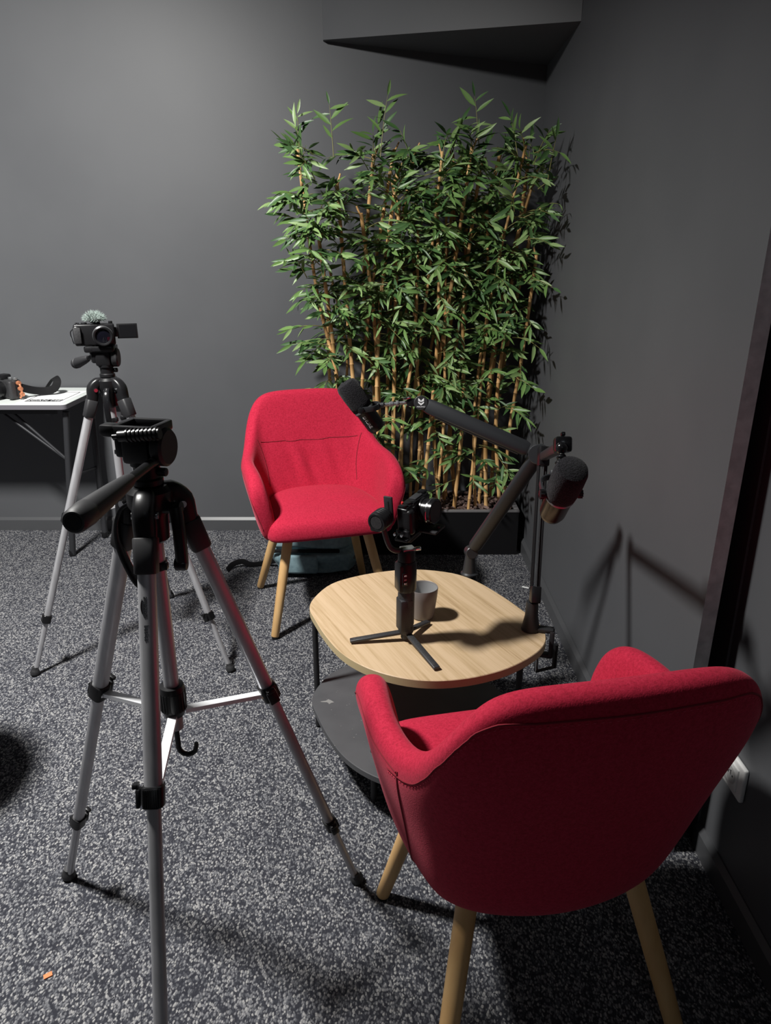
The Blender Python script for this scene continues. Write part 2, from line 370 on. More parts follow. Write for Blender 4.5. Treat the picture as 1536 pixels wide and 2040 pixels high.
# ================================================================== ARMCHAIR
def make_chair(label):
    t = thing('armchair', label, 'chair', (0, 0, 0), 0, 'red upholstered armchairs')
    # rim point, outer bottom point, plan normal, thickness : from back centre round to the right arm's front
    st = [((0.000, 0.266, 0.832), (0.000, 0.170, 0.305), (0, 1), 0.066),
          ((0.100, 0.263, 0.832), (0.080, 0.160, 0.306), (0.10, 1), 0.066),
          ((0.185, 0.250, 0.823), (0.148, 0.140, 0.310), (0.40, .92), 0.064),
          ((0.220, 0.218, 0.752), (0.196, 0.104, 0.316), (0.75, .66), 0.062),
          ((0.238, 0.155, 0.664), (0.208, 0.055, 0.324), (0.9, .43), 0.060),
          ((0.256, 0.075, 0.629), (0.222, 0.000, 0.334), (0.97, .22), 0.060),
          ((0.267, -0.010, 0.628), (0.230, -0.060, 0.344), (1, .06), 0.060),
          ((0.262, -0.100, 0.626), (0.235, -0.120, 0.354), (1, -.03), 0.064),
          ((0.256, -0.182, 0.608), (0.236, -0.182, 0.366), (0.99, -.10), 0.070),
          ((0.250, -0.230, 0.552), (0.235, -0.228, 0.380), (0.98, -.18), 0.070)]
    full = [((-r[0], r[1], r[2]), (-q[0], q[1], q[2]), (-nn[0], nn[1]), th) for r, q, nn, th in reversed(st[1:])] + st
    b = bm_new(); rings = []
    for r, q, nn, th in full:
        r, q = V(r), V(q); nv = V((nn[0], nn[1], 0)).normalized()
        upv = V((0, 0, 1))
        h = r.z - q.z
        mid = q.lerp(r, 0.5)
        pts = [q,
               q.lerp(r, 0.22) + nv * 0.016 * min(1, h / 0.3),
               mid + nv * 0.022,
               r - upv * 0.035 + nv * th * 0.52,
               r + upv * 0.006 + nv * th * 0.30,
               r + upv * 0.006 - nv * th * 0.30,
               r - upv * 0.035 - nv * th * 0.52,
               q.lerp(r, 0.55) - nv * th * 0.62,
               V((q.x, q.y, 0.43)) - nv * th * 0.55,
               V((q.x, q.y, max(0.36, q.z + 0.012))) - nv * th * 0.95]
        rings.append([b.verts.new(p) for p in pts])
    n = len(rings[0])
    for a, c in zip(rings, rings[1:]):
        for k in range(n): b.faces.new((a[k], a[(k + 1) % n], c[(k + 1) % n], c[k]))
    b.faces.new(list(reversed(rings[0]))); b.faces.new(rings[-1])
    bmesh.ops.recalc_face_normals(b, faces=b.faces[:])
    me = bpy.data.meshes.new('tmp'); b.to_mesh(me); b.free()
    o = bpy.data.objects.new('tmp', me); col.objects.link(o)
    md = o.modifiers.new('s', 'SUBSURF'); md.levels = 3
    dg = bpy.context.evaluated_depsgraph_get(); me2 = bpy.data.meshes.new_from_object(o.evaluated_get(dg))
    bpy.data.objects.remove(o); bpy.data.meshes.remove(me)
    # soft pulled folds in the lower lining of the backrest
    for w in me2.vertices:
        c = w.co
        if 0.44 < c.z < 0.64 and c.y > 0.02 and abs(c.x) < 0.2 and w.normal.y < -0.3:
            env = max(0, 1 - abs((c.z - 0.55) / 0.10)) * max(0, 1 - abs(c.x) / 0.19)
            ph = c.x * 62 + (c.z - 0.55) * 26 + 0.8
            c.y += env * 0.0090 * math.sin(ph) + env * 0.005 * math.sin(ph * 1.7 + 1)
        if c.z > 0.44 and w.normal.y < -0.3 and abs(c.x) < 0.2 and c.y > 0.02:     # crease across the backrest
            c.y += 0.0025 * math.exp(-((c.z - 0.652) / 0.010) ** 2) * max(0, 1 - (abs(c.x) / 0.2) ** 4)
    me2.name = 'shell'; me2.materials.clear(); me2.materials.append(M['red']); smooth_mesh(me2, 180)
    shell = bpy.data.objects.new('shell', me2); col.objects.link(shell); shell.parent = t
    tb = bmesh.new(); tb.from_mesh(me2); bvh = BVHTree.FromBMesh(tb); tb.free()
    # seams laid along the shell
    def seam(pts, sub=10, stitch=False):
        path = []
        for p in catmull(pts, sub):
            q, nrm, _, _ = bvh.find_nearest(p)
            path.append(q + nrm * 0.0002)
        bb = bm_new(); tube(bb, path, 0.0016, 6)
        s_ = obj('seam', bb, M['red_seam'], shell)
        if stitch:
            bb = bm_new()
            for i in range(len(path) - 1):
                p, q = path[i], path[i + 1]; L_ = (q - p).length; k = max(1, int(L_ / 0.006))
                for j in range(k):
                    c = p.lerp(q, (j + 0.5) / k) - V((0, 0, 0.0065)); d = (q - p).normalized()
                    c2, nr, _, _ = bvh.find_nearest(c)
                    box(bb, c2 + nr * 0.0003, (0.0034, 0.0013, 0.0008), d, d.cross(nr))
            so = obj('stitching', bb, M['red_stitch'], shell, smooth=False); so['kind'] = 'stuff'
        return s_
    outer = []
    for r, q, nn, th in full[2:-2]:
        nv = V((nn[0], nn[1], 0)).normalized(); outer.append(V(r) + nv * (th * 0.55) - V((0, 0, 0.030)))
    seam(outer[2:-2], 10, True)
    for sg in (1, -1):
        seam([V((sg * 0.262, 0.115, 0.62)), V((sg * 0.258, 0.10, 0.55)), V((sg * 0.250, 0.082, 0.48)), V((sg * 0.232, 0.06, 0.41)), V((sg * 0.208, 0.03, 0.355))])
        seam([V((sg * 0.275, 0.112, 0.615)), V((sg * 0.297, 0.02, 0.602)), V((sg * 0.306, -0.08, 0.598)), V((sg * 0.306, -0.17, 0.575)), V((sg * 0.296, -0.238, 0.52)), V((sg * 0.262, -0.250, 0.42))])
        seam([V((sg * 0.215, 0.16, 0.665)), V((sg * 0.195, 0.15, 0.62)), V((sg * 0.178, 0.13, 0.56)), V((sg * 0.172, 0.10, 0.49))])
    seam([V((x, 0.17, 0.652)) for x in (-0.2, -0.13, -0.06, 0, 0.06, 0.13, 0.2)])
    # seat cushion
    half = [(0, -0.262), (0.11, -0.260), (0.195, -0.258), (0.240, -0.236), (0.226, -0.10), (0.210, 0.02), (0.18, 0.11), (0.11, 0.16), (0, 0.175)]
    loop = half + [(-x, y) for x, y in reversed(half[1:-1])]
    b = bm_new(); rings = []
    def ring(z, s, dy=0.0): return [b.verts.new((x * s, (y + 0.03) * s - 0.03 + dy, z - (z - 0.35) * 0.08 * max(0, -y - 0.1) / 0.16)) for x, y in loop]
    for z, s in ((0.386, 0.80), (0.385, 0.95), (0.393, 1.0), (0.418, 1.005), (0.448, 0.975), (0.468, 0.90), (0.478, 0.60), (0.481, 0.25)): rings.append(ring(z, s))
    n = len(loop)
    for a, c in zip(rings, rings[1:]):
        for k in range(n): b.faces.new((a[k], a[(k + 1) % n], c[(k + 1) % n], c[k]))
    b.faces.new(list(reversed(rings[0]))); b.faces.new(rings[-1])
    bmesh.ops.subdivide_edges(b, edges=[], cuts=0)
    s = obj('seat', b, M['red'], t, angle=180); md = s.modifiers.new('s', 'SUBSURF'); md.levels = 2; md.render_levels = 2
    # under frame and legs
    b = bm_new(); box(b, (0, -0.03, 0.362), (0.30, 0.26, 0.03), bev=0.006); obj('under_frame', b, M['plastic_matte'], t)
    for sx in (-1, 1):
        for sy in (-1, 1):
            top = V((sx * 0.145, -0.02 + sy * 0.125, 0.352 if sy > 0 else 0.382)); foot = V((sx * 0.226, sy * 0.226, 0.008))
            b = bm_new(); d = (foot - top).normalized()
            tube(b, [top, top.lerp(foot, 0.5), foot - d * 0.003, foot], [0.0185, 0.0175, 0.0150, 0.0135], 24)
            lg = obj('leg', b, M['beech'], t)
            b = bm_new(); cyl(b, (foot.x, foot.y, 0.0), (foot.x, foot.y, 0.009), 0.0125, 20); obj('glide', b, M['plastic'], lg)
    return t
c1 = make_chair('red armchair by the bamboo, facing the camera, with tan wooden legs and a creased backrest')
c1.location = (-0.256, 2.675, 0); c1.rotation_euler = (0, 0, R(16))
c2 = copy_tree(c1)
c2['label'] = 'red armchair nearest the camera, seen from behind, its curved back hiding the socket wall'
c2.location = (0.260, 1.064, 0); c2.rotation_euler = (0, 0, R(180 + 11.5))

# ================================================================== COFFEE TABLE
top_pts = [(-0.205, 1.765), (-0.183, 1.694), (-0.148, 1.607), (-0.106, 1.529), (-0.056, 1.473), (0.002, 1.434), (0.064, 1.412), (0.130, 1.408), (0.206, 1.424),
           (0.282, 1.460), (0.349, 1.515), (0.388, 1.568), (0.402, 1.622), (0.396, 1.678), (0.366, 1.751), (0.325, 1.836), (0.267, 1.930), (0.199, 1.990), (0.094, 2.017),
           (0.003, 2.004), (-0.086, 1.968), (-0.157, 1.914), (-0.196, 1.832)]
outline = [(p.x, p.y) for p in catmull([(x, y, 0) for x, y in top_pts], 4, True)]
TX, TY = 0.10, 1.71
t = thing('coffee_table', 'two-tier coffee table with rounded oak top and dark grey lower shelf', 'table', (TX, TY, 0))
b = bm_new(); prism(b, outline, 0.428, 0.45, 0.0015); top = obj('tabletop', b, M['oak'], t, True, angle=30)
top.data.materials.append(M['oak_edge'])
for p in top.data.polygons:
    if abs(p.normal.z) < 0.5: p.material_index = 1
b = bm_new(); prism(b, [(x - 0.004, y + 0.004) for x, y in outline], 0.135, 0.153, 0.0015); sh = obj('lower_shelf', b, M['shelf'], t, True, angle=30)
b = bm_new(); random.seed(3)                                     # pale rubbed mark and dust on the shelf
scf = [(0, 0), (0.016, 0.004), (0.022, 0.011), (0.030, 0.006), (0.040, -0.004), (0.032, -0.007), (0.026, -0.013), (0.020, -0.004), (0.004, -0.003)]
b.faces.new([b.verts.new((-0.185 + x, 1.765 + y, 0.1533)) for x, y in scf])
for i in range(22):
    x, y, r_ = random.uniform(-0.17, -0.04), random.uniform(1.56, 1.82), random.uniform(0.0006, 0.0015)
    b.faces.new([b.verts.new((x + r_ * math.cos(a), y + r_ * math.sin(a), 0.1533)) for a in (0, 1.3, 2.5, 3.8, 5.0)])
o = obj('scuff', b, mat('pale_scuff', (0.20, 0.195, 0.19), 0.7), sh, True, smooth=False); o['kind'] = 'stuff'
legs = [(-0.203, 1.862), (-0.030, 1.545), (0.345, 1.625), (0.20, 1.975)]
for x, y in legs:
    b = bm_new(); cyl(b, (x, y, 0.006), (x, y, 0.429), 0.0085, 16); lg = obj('leg', b, M['plastic_matte'], t, True)
for a, c in ((0, 3), (1, 2)):
    b = bm_new(); pa, pc = V((*legs[a], 0.008)), V((*legs[c], 0.008)); tube(b, [pa, pc], 0.008, 12); obj('floor_bar', b, M['plastic_matte'], t, True)
    b = bm_new(); pa.z = pc.z = 0.416; tube(b, [pa, pc], 0.009, 12); obj('top_rail', b, M['plastic_matte'], t, True)

# ------------------------------------------------------------------ cup
t = thing('tumbler', 'matt grey ceramic tumbler on the oak table, behind the gimbal handle', 'cup', (0.097, 1.713, 0.4505))
b = bm_new(); lathe(b, [(0, 0), (0.024, 0), (0.0285, 0.002), (0.031, 0.010), (0.0375, 0.060), (0.0395, 0.084), (0.0388, 0.086), (0.0378, 0.085), (0.0372, 0.082)], n=48)
obj('body', b, M['ceramic'], t)
b = bm_new(); lathe(b, [(0.0373, 0.083), (0.0355, 0.060), (0.029, 0.012), (0.024, 0.006), (0, 0.005)], n=48); obj('glaze', b, M['ceramic_in'], t)
b = bm_new(); box(b, (-0.010, 0.0362, 0.073), (0.005, 0.0006, 0.006)); obj('stamp', b, mat('maroon_stamp', (0.12, 0.03, 0.03), 0.6), t, smooth=False)

# ================================================================== TRIPODS
def make_tripod(label, feet, ax, z_sp, hub_z, yaw, handle, head=True, front_text=None, strap_side=(-1, 0.2)):
    """feet on the floor, (ax) the axis in plan, z_sp spider height; handle = (joint, end, r_end)"""
    A = V((ax[0], ax[1], 0))
    t = thing('tripod', label, 'tripod', (ax[0], ax[1], 0))
    up = V((0, 0, 1))
    # spider collar
    b = bm_new()
    lathe(b, [(0.018, -0.075), (0.024, -0.070), (0.026, -0.030), (0.036, -0.010), (0.036, 0.012), (0.028, 0.020), (0.018, 0.021), (0.018, -0.075)], A + up * z_sp, n=32)
    sp = obj('spider', b, M['plastic'], t, True)
    leg_dirs = []
    for fi, f in enumerate(feet):
        F = V((f[0], f[1], 0.0)); rad = (F - A); rad.z = 0; rad.normalize()
        T = A + rad * 0.046 + up * (z_sp - 0.015)
        d = (F - T).normalized(); side = d.cross(rad).normalized(); nrm = side.cross(d).normalized()
        if nrm.dot(rad) < 0: nrm = -nrm
        L = (F - T).length
        # shoulder cover from collar over the top of the leg
        b = bm_new()
        pts = [A + rad * 0.016 + up * (z_sp + 0.006), A + rad * 0.032 + up * (z_sp + 0.006), T + up * 0.006 + rad * 0.004, T + d * 0.03, T + d * 0.085]
        tube(b, catmull(pts, 4), [0.015] * 4 + [0.0165] * 4 + [0.0172] * 4 + [0.0165] * 4 + [0.0155], 16, sq=0.6, up=side)
        obj('shoulder', b, M['plastic'], sp, True)
        b = bm_new(); tube(b, [T + d * 0.034, T + d * 0.036, T + d * 0.088, T + d * 0.090], [0.0170, 0.0182, 0.0172, 0.0160], 20, sq=0.42, up=nrm); obj('sleeve', b, M['plastic_matte'], sp, True)
        b = bm_new(); cyl(b, T - side * 0.020, T + side * 0.020, 0.006, 12); obj('hinge_pin', b, M['chrome'], sp, True)
        f1 = min(1.0, (T.z - hub_z + 0.045) / T.z); f2 = (T.z - 0.195) / T.z
        P1 = T + d * (L * f1); P2 = T + d * (L * f2); PF = F - d * 0.012
        b = bm_new(); tube(b, [T + d * 0.05, P1], 0.0134, 20, sq=0.72, up=nrm); lg = obj('leg', b, M['alu'], t, True)
        b = bm_new(); tube(b, [P1 - d * 0.01, P2], 0.0106, 20, sq=0.72, up=nrm); obj('middle_tube', b, M['alu'], lg, True)
        b = bm_new(); tube(b, [P2 - d * 0.01, PF], 0.0080, 20, sq=0.72, up=nrm); obj('lower_tube', b, M['alu'], lg, True)
        for P_, r_, h_ in ((P1, 0.0165, 0.034), (P2, 0.0138, 0.028)):
            b = bm_new(); tube(b, [P_ - d * h_ * 0.5, P_ - d * h_ * 0.45, P_ + d * h_ * 0.45, P_ + d * h_ * 0.5], [r_ * 0.92, r_, r_, r_ * 0.9], 20, sq=0.55, up=nrm)
            for k in range(-4, 5):
                box(b, P_ + nrm * r_ * 0.98 + side * k * r_ * 0.18, (h_ * 0.8, r_ * 0.09, 0.0016), d, side)
            cl = obj('clamp', b, M['plastic'], lg, True)
            b = bm_new(); box(b, P_ + side * (r_ + 0.0055) + d * 0.002, (h_ * 0.85, 0.007, r_ * 1.2), d, side, bev=0.0025)
            box(b, P_ + side * (r_ + 0.010) - d * h_ * 0.48, (0.008, 0.009, r_ * 1.0), d, side, bev=0.002); obj('lever', b, M['plastic'], lg, True)
        b = bm_new(); lathe(b, [(0, -0.001), (0.010, 0.0), (0.0145, 0.004), (0.0155, 0.011), (0.013, 0.019), (0.0105, 0.024), (0.0105, 0.030), (0, 0.030)], F + up * 0.001, -d + up * 0.8, 20); obj('rubber_foot', b, M['grip'], lg, True)
        leg_dirs.append((T, d, L, f1, nrm, side, P1, lg))
    # centre column, collar, hub
    b = bm_new(); cyl(b, A + up * (hub_z - 0.062), A + up * (z_sp + 0.05), 0.0130, 28); colm = obj('centre_column', b, M['alu'], t, True)
    b = bm_new(); cyl(b, A + up * (z_sp - 0.125), A + up * (z_sp - 0.110), 0.0155, 24, bev=0.002)
    box(b, A + up * (z_sp - 0.117) + V((0.013, -0.006, 0)), (0.012, 0.012, 0.012), bev=0.002); obj('column_ring', b, M['plastic'], colm, True)
    b = bm_new(); lathe(b, [(0.0135, -0.036), (0.017, -0.034), (0.019, -0.026), (0.0215, -0.022), (0.0225, 0.018), (0.0205, 0.026), (0.0135, 0.027)], A + up * hub_z, n=32)
    for k in range(24):
        a = k * math.tau / 24; box(b, A + up * (hub_z - 0.002) + V((math.cos(a), math.sin(a), 0)) * 0.0222, (0.0018, 0.003, 0.036), V((math.cos(a), math.sin(a), 0)), V((-math.sin(a), math.cos(a), 0)))
    hub = obj('brace_hub', b, M['plastic'], t, True)
    for (T, d, L, f1, nrm, side, P1, lg) in leg_dirs:
        a0 = A + up * (hub_z - 0.027); rad = V((P1.x - A.x, P1.y - A.y, 0)).normalized()
        a0 = a0 + rad * 0.019
        e = P1 - nrm * 0.014 - d * 0.004
        dd = (e - a0).normalized(); s2 = dd.cross(up).normalized(); n2 = s2.cross(dd)
        b = bm_new(); c = (a0 + e) / 2
        box(b, c, ((e - a0).length, 0.0135, 0.0022), dd, s2)
        box(b, c + s2 * 0.0068 - n2 * 0.003, ((e - a0).length, 0.0016, 0.008), dd, s2); box(b, c - s2 * 0.0068 - n2 * 0.003, ((e - a0).length, 0.0016, 0.008), dd, s2)
        br = obj('brace', b, M['alu_bright'], t, True, smooth=False)
        b = bm_new(); cyl(b, e - s2 * 0.010 - n2 * 0.004, e + s2 * 0.010 - n2 * 0.004, 0.003, 10); obj('rivet', b, M['chrome'], br, True)
    # weight hook
    b = bm_new(); h0 = A + up * (hub_z - 0.062)
    pts = [h0, h0 - up * 0.03] + [h0 + V((0.016, 0, -0.042)) + V((-0.016 * math.cos(a), 0, -0.016 * math.sin(a))) for a in [k * math.pi / 6 for k in range(0, 7)]] + [h0 + V((0.033, -0.0, -0.034))]
    tube(b, pts, [0.005] * 3 + [0.0047] * 5 + [0.004] * (len(pts) - 8), 10); obj('hook', b, M['plastic'], colm, True)
    # carrying handle, a flat bowed strap
    s = V((strap_side[0], strap_side[1], 0)).normalized(); q = V((-s.y, s.x, 0))
    b = bm_new(); pts = [A + s * 0.030 + up * (z_sp - 0.010), A + s * 0.052 + up * (z_sp - 0.025), A + s * 0.064 + up * (z_sp - 0.06), A + s * 0.062 + up * (z_sp - 0.10), A + s * 0.045 + up * (z_sp - 0.145), A + s * 0.030 + up * (z_sp - 0.16), A + s * 0.016 + up * (z_sp - 0.152)]
    tube(b, catmull(pts, 5), 0.0042, 12, sq=0.6, up=q, aspect=2.2)
    st = obj('carry_handle', b, M['gloss'], t, True)
    # crank on the other side
    b = bm_new(); k0 = A + V((0.036, -0.012, z_sp - 0.015))
    tube(b, [k0 - V((0.02, 0, 0)), k0 + V((0.018, -0.006, 0.004))], 0.009, 14); tube(b, catmull([k0 + V((0.010, -0.010, 0.004)), k0 + V((0.014, -0.018, -0.03)), k0 + V((0.014, -0.018, -0.085))], 4), 0.0095, 12, sq=0.6)
    cyl(b, k0 + V((0.002, -0.018, -0.088)), k0 + V((0.022, -0.018, -0.088)), 0.011, 14, bev=0.003); obj('crank', b, M['plastic'], t, True)
    # pan head
    Z = z_sp + 0.021; fw = V((math.sin(yaw), -math.cos(yaw), 0)); rt = V((math.cos(yaw), math.sin(yaw), 0))
    b = bm_new(); lathe(b, [(0.020, 0), (0.024, 0.002), (0.024, 0.010), (0.0205, 0.013), (0.0205, 0.030), (0.024, 0.033), (0.024, 0.040), (0, 0.040)], A + up * Z, n=32)
    hd = obj('pan_head', b, M['plastic'], t, True)
    b = bm_new(); cyl(b, A + up * (Z + 0.022) + rt * 0.018, A + up * (Z + 0.022) + rt * 0.034, 0.007, 12, bev=0.002); obj('pan_knob', b, M['plastic'], hd, True)
    b = bm_new(); C0 = A + up * (Z + 0.062)
    box(b, C0 - rt * 0.004, (0.046, 0.050, 0.050), rt, -fw, bev=0.007); box(b, C0 - rt * 0.030 + up * 0.008, (0.016, 0.046, 0.046), rt, -fw, bev=0.005)
    obj('tilt_block', b, M['plastic'], hd, True)
    b = bm_new(); lathe(b, [(0, 0), (0.027, 0), (0.030, 0.003), (0.030, 0.016), (0.026, 0.020), (0, 0.020)], C0 + rt * 0.022 - fw * 0.002, rt, 28); obj('tilt_knob', b, M['plastic_matte'], hd, True)
    for k in (-1, 1):
        b = bm_new(); box(b, C0 - rt * 0.040 + up * (k * 0.011 + 0.004), (0.004, 0.036, 0.008), rt, -fw, bev=0.0015); obj('side_rib', b, M['steel_grey'], hd, True)
    # platform: open quick-release frame
    Zp = Z + 0.092; b = bm_new(); Cp = A + up * Zp
    for sx, sy, lx, ly in ((0, -1, 0.066, 0.010), (0, 1, 0.066, 0.010), (-1, 0, 0.012, 0.062), (1, 0, 0.010, 0.062)):
        box(b, Cp + rt * sx * 0.031 - fw * sy * 0.028, (lx, ly, 0.016), rt, -fw, bev=0.003)
    box(b, Cp - up * 0.008, (0.064, 0.060, 0.006), rt, -fw, bev=0.002)
    box(b, Cp - rt * 0.040 + fw * 0.022 - up * 0.001, (0.030, 0.024, 0.020), rt, -fw, bev=0.006)
    obj('platform', b, M['plastic'], hd, True)
    if head:
        b = bm_new(); p0 = Cp + fw * 0.046 - rt * 0.012 - up * 0.004; p1 = Cp + fw * 0.040 + rt * 0.052 + up * 0.002
        tube(b, [p0, p1], 0.0085, 18)
        for k in range(8): tube(b, [p0.lerp(p1, 0.2 + k * 0.1), p0.lerp(p1, 0.24 + k * 0.1)], 0.0102, 18)
        tube(b, [p0 - (p1 - p0) * 0.16, p0], 0.0035, 10); obj('side_lever', b, M['plastic'], hd, True)
    J, E, r1 = V(handle[0]), V(handle[1]), handle[2]
    d = (E - J).normalized(); L = (E - J).length
    b = bm_new(); tube(b, [J, J.lerp(E, 0.42)], 0.0072, 18); hn = obj('pan_handle', b, M['plastic'], t, True)
    b = bm_new(); a_ = J.lerp(E, 0.36)
    tube(b, [a_, a_.lerp(E, 0.06), a_.lerp(E, 0.35), a_.lerp(E, 0.78), a_.lerp(E, 0.80), a_.lerp(E, 0.81), a_.lerp(E, 0.98), E], [0.008, r1 * 0.62, r1 * 0.82, r1, r1 * 0.97, r1 * 1.03, r1 * 0.95, r1 * 0.80], 28)
    obj('grip', b, M['plastic_matte'], hn, True)
    b = bm_new(); cyl(b, E - d * 0.001, E + d * 0.0008, r1 * 0.62, 24); obj('grip_end', b, M['gloss'], hn, True)
    return t, leg_dirs, Zp, fw, rt, colm
tp1, L1, zp1, fw1, rt1, _c = make_tripod('silver and black tripod in front without a camera, its pan handle pointing to the viewer',
    [(-0.727, 1.294), (-0.064, 1.284), (-0.335, 0.700)], (-0.375, 1.10), 0.985, 0.612, R(-12),
    ((-0.352, 1.075, 1.052), (-0.366, 0.80, 1.053), 0.0165))
tp2, L2, zp2, fw2, rt2, _c = make_tripod('silver and black tripod carrying the camera, standing beside the white table',
    [(-1.191, 2.145), (-0.530, 2.170), (-0.895, 2.739)], (-0.893, 2.35), 0.955, 0.575, R(8),
    ((-0.925, 2.36, 1.045), (-1.03, 2.44, 1.005), 0.017), head=False, strap_side=(0.15, -1))
# maker's lettering down the front leg
T, d, L, f1, nrm, side, P1, lg = L1[2]
pt = T + d * (L * 0.135) + nrm * 0.01355
text_obj('lettering', 'amazon', 0.0105, M['ink'], lg, pt, d, nrm, align='CENTER')
text_obj('lettering', 'basics', 0.0105, M['dark_metal'], lg, pt + d * 0.0395, d, nrm, align='CENTER')
sw = bm_new(); yv = nrm.cross(d).normalized()
tube(sw, [pt + d * (-0.013 + 0.024 * k / 8) - yv * (0.0052 + 0.0018 * math.sin(math.pi * k / 8)) for k in range(9)], [0.0003, 0.0006, 0.0008, 0.0009, 0.0009, 0.0009, 0.0008, 0.0006, 0.0003], 6)
obj('lettering', sw, M['ink'], lg, True)

# ================================================================== CAMERA ON FAR TRIPOD
fy = R(20); fn = V((math.sin(fy), -math.cos(fy), 0)); fr = V((math.cos(fy), math.sin(fy), 0)); up = V((0, 0, 1))
base = V((-0.893, 2.35, zp2 + 0.0085)); base = base - fr * 0.012
t = thing('camera', 'black video camera with furry grey wind cover and side screen, on the far tripod', 'camera', base)
cc = base + up * 0.034
b = bm_new(); box(b, cc - fr * 0.010, (0.120, 0.038, 0.066), fr, -fn, bev=0.006, seg=3); box(b, cc - fr * 0.060 + fn * 0.012, (0.024, 0.030, 0.060), fr, -fn, bev=0.009, seg=3)
body = obj('body', b, M['plastic'], t, True)
b = bm_new(); box(b, cc - fr * 0.060 + fn * 0.0272, (0.020, 0.002, 0.048), fr, -fn, bev=0.0008); obj('hand_grip', b, M['grip'], t, True)
lp = cc + fn * 0.019 + fr * 0.014 - up * 0.002
b = bm_new(); lathe(b, [(0.031, 0), (0.031, 0.006), (0.0285, 0.007), (0.0285, 0.020), (0.030, 0.021), (0.030, 0.030), (0.027, 0.032), (0.023, 0.031), (0.021, 0.026), (0, 0.026)], lp, fn, 40); ln = obj('lens', b, M['plastic'], t, True)
b = bm_new(); lathe(b, [(0.0295, 0.0205), (0.0306, 0.0215), (0.0306, 0.0225), (0.0295, 0.0235)], lp, fn, 40); obj('lens_ring', b, M['steel_grey'], ln, True)
b = bm_new(); lathe(b, [(0.0205, 0.0265), (0.012, 0.0280), (0, 0.0285)], lp, fn, 32); obj('glass', b, M['glass'], ln, True)
sc0 = cc + fr * 0.052 + up * 0.008
sdir = (fr * 0.97 + fn * 0.1).normalized()
b = bm_new(); box(b, sc0 + sdir * 0.036, (0.062, 0.006, 0.046), sdir, -fn, bev=0.0015); sc = obj('flip_screen', b, M['plastic'], t, True)
b = bm_new(); box(b, sc0 + sdir * 0.037 + fn * 0.0032, (0.050, 0.001, 0.038), sdir, -fn); obj('display', b, M['gloss'], sc, True, smooth=False)
b = bm_new(); box(b, sc0 - up * 0.002, (0.016, 0.012, 0.030), fr, -fn, bev=0.002); obj('screen_hinge', b, M['plastic'], sc, True)
for k, (o_, r_, h_) in enumerate(((-0.058, 0.007, 0.006), (-0.038, 0.009, 0.005), (0.040, 0.006, 0.008))):
    b = bm_new(); cyl(b, cc + up * 0.031 + fr * o_, cc + up * (0.032 + h_) + fr * o_, r_, 18, bev=0.001); obj('dial', b, M['chrome' if k == 0 else 'plastic'], t, True)
b = bm_new(); lp0 = cc - fr * 0.072 + up * 0.018
tube(b, catmull([lp0, lp0 - fr * 0.008 - up * 0.010, lp0 - fr * 0.006 - up * 0.03, lp0 - fr * 0.002 - up * 0.045], 4), 0.0016, 8); obj('strap_lug', b, M['chrome'], t, True)
b = bm_new(); box(b, cc + up * 0.034 + fr * 0.0, (0.02, 0.02, 0.006), fr, -fn, bev=0.001); obj('hot_shoe', b, M['plastic'], t, True)
fc = cc + up * 0.047 - fr * 0.006 + fn * 0.002
b = bm_new(); random.seed(11)
for k in range(900):
    a, e = random.uniform(0, math.tau), math.asin(random.uniform(-0.25, 1))
    dv = fr * (math.cos(a) * math.cos(e)) + fn * (math.sin(a) * math.cos(e)) + up * math.sin(e)
    p = fc + fr * dv.dot(fr) * 0.024 + fn * dv.dot(fn) * 0.015 + up * dv.dot(up) * 0.015
    tip = p + (dv + V((random.uniform(-.6, .6), random.uniform(-.6, .6), random.uniform(-.2, .5)))).normalized() * random.uniform(0.008, 0.018)
    x, y, _ = frame_from(tip - p); r_ = 0.0009
    q = [b.verts.new(p + x * r_ * math.cos(w) + y * r_ * math.sin(w)) for w in (0, 2.1, 4.2)]; tv = b.verts.new(tip)
    for i in range(3): b.faces.new((q[i], q[(i + 1) % 3], tv))
o = obj('wind_cover', b, M['fur'], t, True, smooth=False); o['kind'] = 'stuff'; o['label'] = 'furry grey-green wind cover'
b = bm_new(); lathe(b, [(0, -0.012), (0.6, -0.008), (1, 0), (0.75, 0.007), (0, 0.011)], (0, 0, 0), n=20)
for w in b.verts: w.co = fc + fr * w.co.x * 0.023 + fn * w.co.y * 0.014 + up * w.co.z * 1.3
obj('wind_cover_core', b, M['fur'], t, True)

# ================================================================== WHITE FOLDING TABLE, SIGN, CAMERA
WX = -1.40
t = thing('folding_table', 'white-topped folding table with black metal legs against the left wall', 'table', (-2.0, 3.3, 0))
b = bm_new()
def rrect(x0, y0, x1, y1, r, n=6):
    out = []
    for cx_, cy_, a0 in ((x1 - r, y0 + r, -90), (x1 - r, y1 - r, 0), (x0 + r, y1 - r, 90), (x0 + r, y0 + r, 180)):
        for k in range(n + 1): a = R(a0 + 90 * k / n); out.append((cx_ + r * math.cos(a), cy_ + r * math.sin(a)))
    return out
prism(b, rrect(-2.65, 3.092, -1.375, 3.515, 0.022), 0.716, 0.74, 0.002); tt = obj('tabletop', b, M['laminate'], t, True, angle=30)
tt.data.materials.append(mat('grey_edge_strip', (0.13, 0.125, 0.14), 0.45))
for p in tt.data.polygons:
    if p.normal.z < 0.5: p.material_index = 1
b = bm_new(); 
for y in (3.12, 3.49): box(b, (-2.0, y, 0.706), (1.15, 0.012, 0.022))
obj('apron', b, M['plastic_matte'], t, True, smooth=False)
